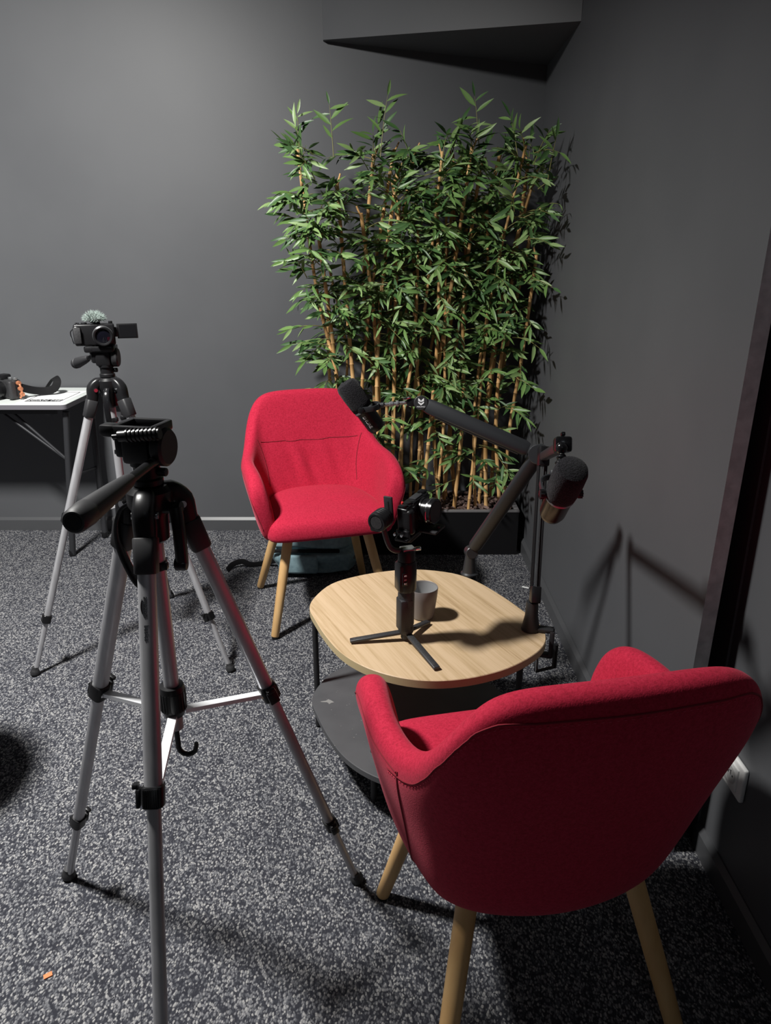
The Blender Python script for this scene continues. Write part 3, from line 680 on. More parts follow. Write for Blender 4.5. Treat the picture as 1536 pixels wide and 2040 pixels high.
for pa, pc in (((-1.395, 3.14, 0.70), (-1.483, 3.185, 0.0)), ((-1.41, 3.46, 0.70), (-1.415, 3.42, 0.0)), ((-2.5, 3.14, 0.70), (-2.42, 3.185, 0.0)), ((-2.5, 3.46, 0.70), (-2.42, 3.42, 0.0))):
    b = bm_new(); pa, pc = V(pa), V(pc); tube(b, [pa, pc + (pa - pc).normalized() * 0.006], 0.0135, 16, sq=0.8); lg = obj('leg', b, M['dark_metal'], t, True)
    b = bm_new(); cyl(b, pc, pc + V((0, 0, 0.03)), 0.0155, 16, bev=0.003); obj('foot_cap', b, M['plastic'], lg, True)
b = bm_new(); tube(b, [(-1.415, 3.17, 0.40), (-1.42, 3.44, 0.36)], 0.008, 10); obj('cross_bar', b, M['dark_metal'], t, True)
for x0 in (-1.65, -1.70):
    b = bm_new(); tube(b, [(x0, 3.16, 0.705), (-1.43, 3.17, 0.47)], 0.006, 10); obj('stay', b, M['dark_metal'], t, True)
b = bm_new(); lathe(b, [(0.035, 0), (0.030, -0.018), (0.012, -0.034), (0, -0.036)], (-1.47, 3.15, 0.716), n=24); obj('bracket', b, M['dark_metal'], t, True)

# sheet: outline frame and a black band with white words (the code itself is left out)
sx = V((1, 0.0, 0)); S0 = V((-1.500, 3.270, 0.7403))
t = thing('printed_sign', 'white paper sheet with a black outlined square and words, lying on the white table', 'sign', S0)
b = bm_new(); box(b, S0 + V((0.0, 0, 0.0004)), (0.20, 0.29, 0.0008)); obj('sheet', b, M['paper'], t, True, smooth=False)
b = bm_new(); zt = S0.z + 0.0010
for cx_, cy_, w_, h_ in ((0, 0.112, 0.158, 0.005), (-0.0775, 0.02, 0.004, 0.185), (0.0775, 0.02, 0.004, 0.185), (0, -0.070, 0.158, 0.005)):
    box(b, (S0.x + cx_, S0.y + cy_, zt), (w_, h_, 0.0003))
obj('outline', b, M['ink'], t, True, smooth=False)
b = bm_new(); box(b, (S0.x, S0.y - 0.092, zt), (0.158, 0.042, 0.0003)); bd = obj('band', b, M['ink'], t, True, smooth=False)
text_obj('lettering', 'SCAN ME', 0.036, M['print_white'], bd, (S0.x, S0.y - 0.092, zt + 0.0004), (1, 0, 0), (0, 0, 1))

# still camera with strap at the left edge of the frame
B0 = V((-1.680, 3.235, 0.7402)); g = R(-25); fn3 = V((math.sin(g), -math.cos(g), 0)); fr3 = V((math.cos(g), math.sin(g), 0))
t = thing('still_camera', 'dark camera with copper trim lying on the white table at the left edge', 'camera', B0)
c = B0 + up * 0.045
b = bm_new(); box(b, c, (0.13, 0.045, 0.085), fr3, -fn3, bev=0.010, seg=3); box(b, c + fr3 * 0.05 + fn3 * 0.016, (0.03, 0.045, 0.082), fr3, -fn3, bev=0.011, seg=3); obj('body', b, M['grip'], t, True)
b = bm_new(); box(b, c + up * 0.050 - fr3 * 0.012, (0.045, 0.044, 0.026), fr3, -fn3, bev=0.008); obj('prism_housing', b, M['plastic'], t, True)
b = bm_new(); lathe(b, [(0.034, 0), (0.034, 0.02), (0.037, 0.022), (0.037, 0.05), (0.035, 0.052), (0.035, 0.07), (0.031, 0.072), (0.027, 0.062), (0, 0.060)], c + fn3 * 0.022 - fr3 * 0.015, fn3, 36); l_ = obj('lens', b, M['plastic'], t, True)
b = bm_new(); lathe(b, [(0.0372, 0.052), (0.0378, 0.054), (0.0372, 0.056)], c + fn3 * 0.022 - fr3 * 0.015, fn3, 36); obj('lens_ring', b, M['steel_grey'], l_, True)
for k in (0, 1):
    b = bm_new(); cyl(b, c + up * 0.042 + fr3 * (0.028 + 0.028 * k), c + up * 0.052 + fr3 * (0.028 + 0.028 * k), 0.010, 18, bev=0.001); obj('dial', b, M['steel_grey'], t, True)
b = bm_new(); e0 = c + fr3 * 0.072
for k in range(3): lathe(b, [(0, -0.009), (0.009, -0.007), (0.011, 0), (0.009, 0.007), (0, 0.009)], e0 + up * (0.028 - 0.024 * k) + fr3 * (0.002 + 0.006 * k), fr3, 16)
tube(b, catmull([e0 + up * 0.034, e0 + fr3 * 0.012 + up * 0.01, e0 + fr3 * 0.012 - up * 0.02, e0 - up * 0.036], 4), 0.005, 10); obj('copper_trim', b, M['copper'], t, True)
b = bm_new()
sp_ = catmull([e0 + up * 0.012, e0 + V((0.03, 0.06, -0.014)), e0 + V((0.07, 0.10, -0.024)), e0 + V((0.105, 0.11, -0.014)), e0 + V((0.118, 0.12, 0.014)), e0 + V((0.100, 0.14, 0.030)), e0 + V((0.072, 0.16, 0.010)), e0 + V((0.04, 0.17, -0.026))], 6)
tube(b, sp_, 0.0022, 10, sq=0.5, up=(0, 0, 1), aspect=8); obj('strap', b, M['strap'], t, True)

# ================================================================== MICROPHONE ARMS
def disc(b, c, axis, r, h, n=32): lathe(b, [(0, -h / 2), (r - 0.002, -h / 2), (r, -h / 2 + 0.002), (r, h / 2 - 0.002), (r - 0.002, h / 2), (0, h / 2)], c, axis, n)
K1 = V((0.250, 1.955, 0.4505))
J1 = V((0.2525, 1.985, 0.520)); J2 = V((0.405, 1.862, 0.851)); J3 = V((0.096, 1.95, 0.970))
t = thing('low_profile_boom_arm', 'dark grey two-part flat boom arm clamped to the far edge of the oak table', 'microphone arm', K1)
b = bm_new(); lathe(b, [(0.026, 0), (0.026, 0.004), (0.021, 0.008), (0.0165, 0.040), (0.014, 0.062), (0, 0.062)], K1 + V((0, 0.028, 0)), n=32)
cb = obj('clamp_base', b, M['arm'], t, True)
b = bm_new(); box(b, K1 + V((0.01, 0.064, -0.03)), (0.030, 0.010, 0.075), bev=0.003); box(b, K1 + V((0.01, 0.042, -0.068)), (0.026, 0.05, 0.010), bev=0.003); cyl(b, K1 + V((0.01, 0.025, -0.066)), K1 + V((0.01, 0.025, -0.028)), 0.006, 12); obj('table_clamp', b, M['plastic_matte'], t, True)
b = bm_new(); disc(b, J1, (0.15, -1, 0.15), 0.0185, 0.030); obj('lower_joint', b, M['arm'], t, True)
def beam(name, p, q, w, th, side_ref):
    p, q = V(p), V(q); d = (q - p).normalized(); s = V(side_ref); s = (s - d * s.dot(d)).normalized(); u = s.cross(d)
    b = bm_new(); tube(b, [p, p + d * 0.012, q - d * 0.012, q], [w * 0.80, w, w, w * 0.85], 24, sq=0.7, up=s, aspect=th)
    return obj(name, b, M['arm'], t, True)
vw = V((0.1, -1, 0.25))
dl = (J2 - J1).normalized(); lb = beam('lower_beam', J1 + dl * 0.016, J2 - dl * 0.012, 0.0200, 0.62, vw)
du = (J3 - J2).normalized(); ub = beam('upper_beam', J2 + du * 0.030, J3 - du * 0.014, 0.0205, 0.62, vw)
b = bm_new(); nrm_u = du.cross(vw).normalized(); dn = nrm_u if nrm_u.z < 0 else -nrm_u
tube(b, [J2 + du * 0.05 + dn * 0.0205, J3 - du * 0.05 + dn * 0.0205], 0.0035, 8); obj('cable_channel', b, M['plastic_matte'], ub, True)
b = bm_new(); disc(b, J2, (-0.35, -1, 0.2), 0.0265, 0.034); jo = obj('elbow_joint', b, M['arm'], t, True)
b = bm_new(); ax_ = V((-0.05, -1, 0.2)).normalized(); disc(b, J3, ax_, 0.0195, 0.030); j3 = obj('end_joint', b, M['plastic_matte'], t, True)
# emblem: fox-like double chevron over the maker's name, printed on the end joint
fc3 = J3 + ax_ * 0.0154; ex = V((1, 0, 0)); ex = (ex - ax_ * ex.dot(ax_)).normalized(); ey = ax_.cross(ex)
if ey.z < 0: ey = -ey
b = bm_new()
def poly(pts): b.faces.new([b.verts.new(fc3 + ax_ * 0.0004 + ex * x * 0.0195 + ey * y * 0.0195) for x, y in pts])
for s_ in (1, -1):
    poly([(0.02 * s_, 0.10), (0.02 * s_, 0.32), (0.30 * s_, 0.60), (0.40 * s_, 0.62), (0.40 * s_, 0.28)])
    poly([(0.0, -0.34), (0.0, -0.08), (0.40 * s_, 0.20), (0.40 * s_, -0.02)])
obj('emblem', b, M['print_white'], j3, True, smooth=False)
text_obj('lettering', 'MAONO', 0.0058, M['print_white'], j3, fc3 + ax_ * 0.0005 - ey * 0.0105, ex, ax_)
# short swivel reaching to the microphone
S1 = V((0.062, 1.952, 0.971)); S2 = V((-0.022, 1.945, 0.964))
b = bm_new(); box(b, (J3 + S1) / 2 + V((-0.006, 0, 0.001)), (0.030, 0.020, 0.020), (J3 - S1), (0, 1, 0), bev=0.003); obj('swivel_block', b, M['plastic'], t, True)
b = bm_new(); box(b, S1 + V((-0.004, -0.006, 0.013)), (0.022, 0.014, 0.006), (1, 0, 0.3), (0, 1, 0), bev=0.002); obj('wing_nut', b, M['chrome'], t, True)
b = bm_new(); cyl(b, S1, S2, 0.005, 14); disc(b, S1.lerp(S2, 0.35), S2 - S1, 0.0085, 0.008, 20); disc(b, S1.lerp(S2, 0.55), S2 - S1, 0.0075, 0.012, 20); obj('threaded_stud', b, M['steel_grey'], t, True)

def microphone(label, c, axis, side, brand, yoke_to, tone):
    """c centre of the band between foam and body; axis towards the foam tip; side = yoke pivot axis"""
    c = V(c); a = V(axis).normalized(); s = V(side); s = (s - a * s.dot(a)).normalized(); n_ = a.cross(s)
    t = thing('microphone', label, 'microphone', c)
    b = bm_new(); lathe(b, [(0.0255, -0.004), (0.0285, 0.0), (0.0295, 0.012), (0.0305, 0.045), (0.0300, 0.068), (0.027, 0.078), (0.018, 0.083), (0, 0.084)], c, a, 40); obj('foam_windscreen', b, M['foam'], t, True)
    b = bm_new(); lathe(b, [(0, -0.072), (0.019, -0.072), (0.0215, -0.070), (0.0245, -0.060), (0.0255, -0.012), (0.0270, -0.010), (0.0270, -0.002), (0.0255, 0.0)], c, a, 40); bd = obj('body', b, tone, t, True)
    b = bm_new(); lathe(b, [(0.0272, -0.0085), (0.0280, -0.0075), (0.0280, -0.0040), (0.0272, -0.003)], c, a, 40); obj('band', b, M['steel_grey'], bd, True)
    b = bm_new(); lathe(b, [(0, -0.0735), (0.016, -0.0735), (0.016, -0.0722)], c, a, 24); box(b, c - a * 0.074 + s * 0.005, (0.006, 0.006, 0.002), s, n_); obj('socket_panel', b, M['gloss'], bd, True)
    # yoke: two flat arms meeting at a bridge
    y0 = V(yoke_to); dy = (y0 - c); dy = (dy - s * dy.dot(s)).normalized()
    b = bm_new()
    loop = [c + s * 0.031, c + s * 0.032 + dy * 0.018, c + s * 0.030 + dy * 0.034, c + s * 0.018 + dy * 0.044, c + dy * 0.046, c - s * 0.018 + dy * 0.044, c - s * 0.030 + dy * 0.034, c - s * 0.032 + dy * 0.018, c - s * 0.031]
    tube(b, catmull(loop, 4), 0.0022, 12, sq=0.5, up=dy.cross(s), aspect=3.4)
    tube(b, [c + dy * 0.044, c + dy * 0.058], 0.008, 16); yk = obj('yoke', b, M['arm'], t, True)
    for sg in (1, -1):
        b = bm_new(); cyl(b, c + s * sg * 0.026, c + s * sg * 0.040, 0.0085, 18, bev=0.002)
        for k in range(10):
            w = k * math.tau / 10; box(b, c + s * sg * 0.036 + (a * math.cos(w) + n_ * math.sin(w)) * 0.0085, (0.007, 0.0015, 0.0015), s, a)
        obj('pivot_knob', b, M['plastic'], t, True)
    if brand:
        nv = V(brand[1]); nv = (nv - a * nv.dot(a)).normalized()
        text_obj('lettering', brand[0], 0.0125, M['print_white'], bd, c - a * 0.037 + nv * 0.0254, -a, nv, extrude=0.0004)
    return t
microphone('black foam-tipped microphone on the flat boom arm, in front of the far red chair', (-0.062, 1.944, 0.958), (-0.44, 0.02, 0.62), (-0.15, -1, 0.1), ('SHURE', (-0.35, -0.93, -0.1)), S2, M['plastic'])

# spring boom arm by the wall
K2 = V((0.368, 1.642, 0.4505)); E0 = V((0.372, 1.635, 0.545)); E1 = V((0.398, 1.775, 0.868)); E2 = V((0.338, 1.36, 1.000))
t = thing('spring_boom_arm', 'black thin-rod boom arm clamped to the right edge of the oak table', 'microphone arm', K2)
b = bm_new(); lathe(b, [(0.023, 0), (0.0235, 0.004), (0.022, 0.010), (0.0165, 0.040), (0.015, 0.078), (0, 0.078)], K2, n=32); obj('clamp_base', b, M['plastic_matte'], t, True)
b = bm_new(); box(b, K2 + V((0.030, -0.010, 0.006)), (0.052, 0.024, 0.011), (1, -0.3, 0), (0.3, 1, 0), bev=0.003); box(b, K2 + V((0.052, -0.018, -0.03)), (0.012, 0.024, 0.075), (1, -0.3, 0), (0.3, 1, 0), bev=0.003)
box(b, K2 + V((0.034, -0.014, -0.064)), (0.045, 0.022, 0.010), (1, -0.3, 0), (0.3, 1, 0), bev=0.003); obj('table_clamp', b, M['plastic_matte'], t, True)
b = bm_new(); sc_ = K2 + V((0.020, -0.010, -0.03)); cyl(b, sc_, sc_ - V((0, 0, 0.085)), 0.0055, 14); disc(b, sc_, (0, 0, 1), 0.012, 0.006, 20); obj('clamp_screw', b, M['chrome'], t, True)
b = bm_new(); tube(b, [K2 + V((0.058, -0.040, -0.02)), K2 + V((0.058, -0.040, -0.085))], [0.0062, 0.0062], 12); tube(b, [K2 + V((0.020, -0.012, -0.115)), K2 + V((0.058, -0.040, -0.085))], 0.004, 10); obj('tightening_bar', b, M['plastic'], t, True)
b = bm_new(); de = (E1 - E0).normalized(); sx_ = V((1, 0.1, 0)); sx_ = (sx_ - de * sx_.dot(de)).normalized()
box(b, E0 + de * 0.006, (0.024, 0.026, 0.042), sx_, de.cross(sx_), bev=0.003); obj('base_hinge', b, M['plastic'], t, True)
for k in (-1, 1):
    b = bm_new(); o_ = sx_ * 0.0085 * k
    tube(b, [E0 + o_ + de * 0.01, E1 + o_ * 1.1], 0.0028, 10, sq=0.6); tube(b, [E0 + o_ + de * 0.01 + de.cross(sx_) * 0.011, E1 + o_ * 1.1 + de.cross(sx_) * 0.011], 0.0028, 10, sq=0.6)
    obj('lower_rod', b, M['plastic'], t, True)
b = bm_new(); tube(b, [E0 + de * 0.02 - de.cross(sx_) * 0.005 , E1], 0.0012, 8); obj('bright_edge', b, M['chrome'], t, True)
b = bm_new(); box(b, E1, (0.026, 0.030, 0.050), sx_, de.cross(sx_), bev=0.004); obj('elbow', b, M['plastic'], t, True)
d2 = (E2 - E1).normalized(); s3 = V((1, 0, 0)); s3 = (s3 - d2 * s3.dot(d2)).normalized(); u3 = s3.cross(d2)
b = bm_new(); box(b, (E1 + E2) / 2, ((E2 - E1).length * 0.92, 0.020, 0.022), d2, s3, bev=0.005); obj('upper_beam', b, M['arm'], t, True)
b = bm_new(); box(b, E2 + d2 * 0.0 + V((0.002, 0, 0.004)), (0.032, 0.030, 0.048), s3, u3, bev=0.005); box(b, E2 + V((0.0, -0.004, 0.026)), (0.008, 0.018, 0.008), s3, d2, bev=0.002); obj('end_clamp', b, M['gloss'], t, True)
b = bm_new(); B1 = E2 + d2 * 0.026 + V((-0.002, 0, -0.004))
lathe(b, [(0, -0.012), (0.007, -0.010), (0.0115, -0.004), (0.0115, 0.004), (0.007, 0.010), (0, 0.012)], B1, (0.2, 0, 1), 20); bl = obj('ball_joint', b, M['gloss'], t, True)
b = bm_new(); MC = V((0.320, 1.262, 0.937))
st_ = B1 + V((0.002, -0.004, -0.01)); dq = (V((0.318, 1.30, 0.958)) - st_).normalized()
for k in range(4): disc(b, st_ + dq * (0.004 + 0.006 * k), dq, 0.0095 if k % 2 else 0.0075, 0.005, 18)
obj('adapter', b, M['plastic'], bl, True)
microphone('black foam-tipped microphone with a bronze body, near the right wall, pointing at the nearer chair', MC, (0.06, -0.60, 0.78), (1, 0.12, -0.05), None, (0.318, 1.32, 0.965), M['bronze'])

# ================================================================== GIMBAL WITH CAMERA
G = V((0.050, 1.590, 0.4505))
t = thing('gimbal_stabiliser', 'black handheld camera gimbal standing on three small fold-out feet on the oak table', 'gimbal', G)
b = bm_new(); lathe(b, [(0.010, 0.006), (0.0125, 0.008), (0.0125, 0.022), (0, 0.022)], G, n=24); ft = obj('foot_hub', b, M['plastic_matte'], t, True)
for fx, fy_ in ((-0.087, 1.574), (0.118, 1.448), (0.110, 1.672)):
    F = V((fx, fy_, 0.4525)); A_ = G + up * 0.018; d = (F - A_); hd_ = V((d.x, d.y, 0)).normalized()
    A_ = A_ + hd_ * 0.011; d = (F - A_).normalized(); s = d.cross(up).normalized()
    b = bm_new(); cpt = (A_ + F) / 2 + up * 0.004
    L_ = (F - A_).length
    box(b, cpt, (L_, 0.0165, 0.0075), d, s, bev=0.0025, seg=3); lg = obj('foot', b, M['dark_metal'], t, True)
    b = bm_new(); box(b, cpt + s.cross(d).normalized() * 0.0035, (L_ * 0.88, 0.0125, 0.0015), d, s, bev=0.0005); obj('pad', b, M['grip'], lg, True)
yv_ = V((0.35, -0.94, 0)).normalized(); xv_ = V((0.94, 0.35, 0)).normalized()
b = bm_new()
lathe(b, [(0, 0.022), (0.0165, 0.022), (0.0185, 0.026), (0.0185, 0.040), (0.0175, 0.042), (0.0195, 0.048), (0.0200, 0.125), (0.0185, 0.135), (0, 0.136)], G, n=32)
for w in b.verts:
    q = w.co - G; w.co = G + xv_ * q.dot(xv_) * 1.0 + yv_ * q.dot(yv_) * 1.12 + up * q.z
hnd = obj('handle', b, M['grip'], t, True)
b = bm_new(); box(b, G + up * 0.075 - xv_ * 0.008 + yv_ * 0.004, (0.028, 0.036, 0.085), xv_, -yv_, bev=0.005); obj('battery_grip', b, M['plastic_matte'], hnd, True)
b = bm_new(); box(b, G + up * 0.108 + yv_ * 0.0222 + xv_ * 0.002, (0.014, 0.0008, 0.016), xv_, -yv_); obj('logo_plate', b, M['grip'], hnd, True, smooth=False)
b = bm_new(); box(b, G + up * 0.173 - xv_ * 0.012, (0.026, 0.038, 0.072), xv_, -yv_, bev=0.006); lathe(b, [(0, 0.134), (0.022, 0.136), (0.0245, 0.142), (0.0245, 0.208), (0.022, 0.213), (0, 0.213)], G, n=32); ctl = obj('control_housing', b, M['plastic'], t, True)
b = bm_new(); box(b, G + up * 0.174 + yv_ * 0.0215 - xv_ * 0.012, (0.014, 0.004, 0.032), xv_, -yv_, bev=0.001); bt = obj('control_panel', b, M['gloss'], ctl, True)
for k in range(3):
    b = bm_new(); box(b, G + up * (0.184 - 0.010 * k) + yv_ * 0.0240 - xv_ * 0.012, (0.006, 0.0012, 0.003), xv_, -yv_); obj('button', b, M['print_white' if k != 1 else 'steel_grey'], ctl, True, smooth=False)
b = bm_new(); lathe(b, [(0, 0.211), (0.0205, 0.212), (0.0205, 0.238), (0.019, 0.241), (0, 0.241)], G, n=32); pm = obj('pan_motor', b, M['plastic'], t, True)
b = bm_new(); box(b, G + up * 0.243 + xv_ * 0.003, (0.032, 0.028, 0.005), xv_, -yv_, bev=0.001); obj('top_plate', b, M['steel_grey'], pm, True)
b = bm_new(); cyl(b, G + up * 0.241 + xv_ * 0.020 + yv_ * 0.004, G + up * 0.241 + xv_ * 0.034 + yv_ * 0.004, 0.005, 12, bev=0.001); obj('lock_screw', b, M['chrome'], pm, True)
# camera axes: cu along the body (away to the right), cf the way the lens looks
cu = V((0.52, 0.855, 0.10)).normalized(); cf = V((0.84, -0.535, 0.02)); cf = (cf - cu * cf.dot(cu)).normalized(); cz = cu.cross(cf); cz = cz if cz.z > 0 else -cz
CC = V((0.066, 1.600, 0.789))
# arms
RM = V((-0.012, 1.545, 0.782))
b = bm_new(); pa_ = [G + up * 0.240 - xv_ * 0.010, G + up * 0.243 - xv_ * 0.030, G + up * 0.258 - xv_ * 0.044 - yv_ * 0.004, RM + V((0.006, 0.03, -0.026)), RM + V((0.0, 0.04, -0.004))]
tube(b, catmull(pa_, 6), 0.0062, 14, sq=0.7); obj('pan_arm', b, M['dark_metal'], t, True)
b = bm_new(); lathe(b, [(0, -0.022), (0.022, -0.022), (0.0235, -0.018), (0.0235, 0.014), (0.0215, 0.018), (0.017, 0.018), (0.016, 0.0155), (0, 0.0155)], RM, -cu, 36); rm = obj('roll_motor', b, M['plastic'], t, True)
b = bm_new(); lathe(b, [(0.0155, 0.0158), (0.0150, 0.0178), (0, 0.0180)], RM, -cu, 30); obj('motor_cap', b, M['grip'], rm, True)
for k in range(4):
    b = bm_new(); lathe(b, [(0.0236, -0.001), (0.0242, 0.0), (0.0236, 0.001)], RM - cu * (0.008 - 0.007 * k), -cu, 30); obj('cooling_rib', b, M['plastic'], rm, True)
b = bm_new(); box(b, RM - cf * 0.016 - cz * 0.018 + cu * 0.004, (0.024, 0.020, 0.024), cu, cf, bev=0.005); obj('motor_bracket', b, M['bronze'], t, True)
p0 = RM + cu * 0.024; 
b = bm_new(); box(b, p0 + cz * 0.020 + cf * 0.010, (0.006, 0.022, 0.060), cu, cf, bev=0.002); vp = obj('slotted_plate', b, M['plastic_matte'], t, True)
b = bm_new(); box(b, p0 + cz * 0.030 + cf * 0.010 - cu * 0.0032, (0.0012, 0.004, 0.020), cu, cf); obj('slot', b, M['ink'], vp, True, smooth=False)
b = bm_new(); box(b, CC - cz * 0.050 - cu * 0.010 + cf * 0.002, (0.120, 0.034, 0.007), cu, cf, bev=0.002); box(b, CC - cz * 0.040 - cu * 0.058 + cf * 0.002, (0.008, 0.034, 0.022), cu, cf, bev=0.002); box(b, CC - cz * 0.042 + cu * 0.046, (0.012, 0.030, 0.018), cu, cf, bev=0.003)
obj('camera_cradle', b, M['gloss'], t, True)
b = bm_new(); box(b, CC - cz * 0.0565 - cu * 0.030 + cf * 0.004, (0.050, 0.030, 0.006), cu, cf, bev=0.001); obj('cradle_foot', b, M['bronze'], t, True)
for k in (0, 1):
    b = bm_new(); cyl(b, CC - cz * 0.036 - cu * (0.067) + cf * (0.006 - 0.018 * k), CC - cz * 0.036 - cu * 0.074 + cf * (0.006 - 0.018 * k), 0.0035, 12, bev=0.001); obj('cradle_screw', b, M['chrome'], t, True)
b = bm_new(); box(b, CC - cz * 0.047 + cf * 0.038 + cu * 0.010, (0.050, 0.050, 0.006), cu, cf, bev=0.002); cyl(b, CC - cz * 0.043 + cf * 0.056 + cu * 0.012, CC - cz * 0.038 + cf * 0.056 + cu * 0.012, 0.005, 12); obj('lens_support', b, M['plastic_matte'], t, True)

t = thing('mirrorless_camera', 'small black camera with silver-ringed lens mounted on the gimbal', 'camera', CC - cz * 0.046)
b = bm_new(); box(b, CC - cz * 0.011, (0.108, 0.030, 0.066), cu, cf, bev=0.005, seg=3); box(b, CC - cz * 0.012 - cu * 0.044 + cf * 0.010, (0.022, 0.028, 0.062), cu, cf, bev=0.008, seg=3); bd = obj('body', b, M['plastic'], t, True)
b = bm_new(); box(b, CC + cz * 0.0235, (0.100, 0.027, 0.005), cu, cf, bev=0.002); obj('top_cover', b, M['gloss'], t, True)
for o_, r_, h_, mm_ in ((-0.046, 0.0065, 0.006, 'plastic'), (-0.028, 0.0075, 0.006, 'plastic'), (-0.036, 0.0028, 0.0075, 'red_dot')):
    b = bm_new(); pc_ = CC + cz * 0.024 + cu * o_ + cf * (0.004 if mm_ != 'red_dot' else -0.008); cyl(b, pc_, pc_ + cz * h_, r_, 18, bev=0.001); obj('dial' if mm_ != 'red_dot' else 'record_button', b, M[mm_], t, True)
b = bm_new(); box(b, CC + cz * 0.027 + cu * 0.012, (0.034, 0.018, 0.004), cu, cf, bev=0.001); obj('hot_shoe', b, M['dark_metal'], t, True)
b = bm_new(); box(b, CC + cz * 0.028 + cu * 0.044, (0.018, 0.018, 0.006), cu, cf, bev=0.002); obj('flash_cover', b, M['gloss'], t, True)
LP = CC + cf * 0.014 - cz * 0.006 + cu * 0.016
b = bm_new(); lathe(b, [(0.0305, 0), (0.0305, 0.006), (0.0285, 0.007), (0.0285, 0.018), (0.0315, 0.020), (0.0315, 0.034), (0.029, 0.036), (0.0265, 0.034), (0, 0.033)], LP, cf, 44); ln = obj('lens', b, M['gloss'], t, True)
b = bm_new(); lathe(b, [(0.0316, 0.0205), (0.0325, 0.0215), (0.0325, 0.0245), (0.0316, 0.0255)], LP, cf, 44); obj('silver_ring', b, M['chrome'], ln, True)
b = bm_new(); lathe(b, [(0.0255, 0.0342), (0, 0.0348)], LP, cf, 36); obj('lens_cap', b, M['plastic_matte'], ln, True)

# ================================================================== BAG UNDER THE FAR CHAIR
BG = V((-0.31, 3.03, 0))
t = thing('backpack', 'slumped teal fabric bag with a black strap on the carpet under the far chair', 'bag', BG)
b = bm_new(); bmesh.ops.create_cube(b, size=1.0); bmesh.ops.subdivide_edges(b, edges=b.edges[:], cuts=14, use_grid_fill=True)
for w in b.verts:
    c = w.co.copy(); s_ = max(abs(c.x), abs(c.y), abs(c.z)) / max(c.length, 1e-6); c = c.lerp(c * s_ * 1.05, 0.55)
    p = V((c.x * 0.40, c.y * 0.21, (c.z + 0.5) * 0.205))
    p.x -= 0.02 * (p.z / 0.2)
    nz = noise.noise(p * 11) * 0.018 + (0.5 - abs(noise.noise(V((p.x * 9, p.y * 9, p.z * 26 + 3))))) * 0.014 - 0.007
    d = V((c.x, c.y, 0.3 * c.z)).normalized() if c.length > 0 else V((0, 0, 1))
    p += d * nz
    f_ = abs(p.z - 0.125); p -= V((c.x, c.y, 0)) * 0.10 * math.exp(-(f_ / 0.008) ** 2)
    p.z = max(p.z, 0.001)
    w.co = p
s = obj('body', b, M['teal'], t, angle=180); md = s.modifiers.new('s', 'SUBSURF'); md.levels = 1; md.render_levels = 1
b = bm_new(); box(b, (-0.04, -0.098, 0.128), (0.30, 0.012, 0.016), bev=0.004); obj('zip_band', b, M['strap'], t)
b = bm_new(); box(b, (-0.07, -0.104, 0.070), (0.17, 0.022, 0.085), bev=0.012, seg=3)
for w in b.verts: w.co += V((0, noise.noise(w.co * 20) * 0.012, noise.noise(w.co * 13 + V((5, 0, 0))) * 0.012))
obj('front_pocket', b, M['teal'], t)
b = bm_new(); cyl(b, (0.175, -0.09, 0.10), (0.175, -0.105, 0.10), 0.006, 12); cyl(b, (0.18, -0.092, 0.075), (0.18, -0.104, 0.075), 0.004, 12); obj('buckle', b, M['chrome'], t)
b = bm_new(); tube(b, catmull([(-0.17, 0.0, 0.05), (-0.24, 0.03, 0.016), (-0.30, 0.02, 0.012), (-0.345, 0.02, 0.028), (-0.385, 0.0, 0.020), (-0.400, -0.035, 0.007)], 6), 0.0016, 10, sq=0.5, up=(0, 0, 1), aspect=8); obj('strap', b, M['strap'], t)

# ================================================================== STOOL-SHAPED BLOCKER ADDED OUT OF FRAME (unseen, shades the carpet at the left edge)
t = thing('blocker', 'black round stool added unseen past the left edge of the view to shade the carpet', 'blocker', (-1.235, 1.56, 0))
b = bm_new(); lathe(b, [(0, 0.555), (0.19, 0.555), (0.205, 0.57), (0.205, 0.605), (0.19, 0.62), (0, 0.625)], n=40); obj('seat', b, M['plastic_matte'], t)
for k in range(4):
    a = math.pi / 4 + k * math.pi / 2; b = bm_new(); tube(b, [(0.12 * math.cos(a), 0.12 * math.sin(a), 0.556), (0.165 * math.cos(a), 0.165 * math.sin(a), 0.0)], 0.014, 12); obj('leg', b, M['plastic_matte'], t)

# ================================================================== SOCKET, FLOOR SCRAPS
t = thing('wall_socket', 'white square power socket on the dark wall beside the nearer chair', 'socket', (0.755, 1.281, 0.298))
b = bm_new(); box(b, (-0.0055, 0, 0), (0.011, 0.082, 0.082), bev=0.004, seg=3); pl = obj('plate', b, M['white'], t)
b = bm_new(); box(b, (-0.0125, 0.004, 0), (0.004, 0.054, 0.054), bev=0.0012); lathe(b, [(0.0215, 0.0156), (0.0195, 0.0148), (0.0185, 0.0149), (0.0185, 0.0150)], (0, 0.004, 0), (-1, 0, 0), 32); obj('insert', b, M['white'], t)
b = bm_new(); lathe(b, [(0.0215, 0.0146), (0.0200, 0.0158), (0.0188, 0.0150), (0.0175, 0.0148), (0.006, 0.0147), (0, 0.0147)], (0, 0.004, 0), (-1, 0, 0), 36); obj('recess', b, mat('shaded_white_plastic', (0.62, 0.62, 0.61), 0.45), t)
b = bm_new(); cyl(b, (-0.0147, 0.004, 0.011), (-0.024, 0.004, 0.011), 0.0022, 12, bev=0.0006); obj('earth_pin', b, M['chrome'], t)
for k in (-1, 1):
    b = bm_new(); cyl(b, (-0.0147, 0.004 + 0.0095 * k, 0), (-0.0151, 0.004 + 0.0095 * k, 0), 0.0023, 12); obj('pin_hole', b, M['ink'], t)
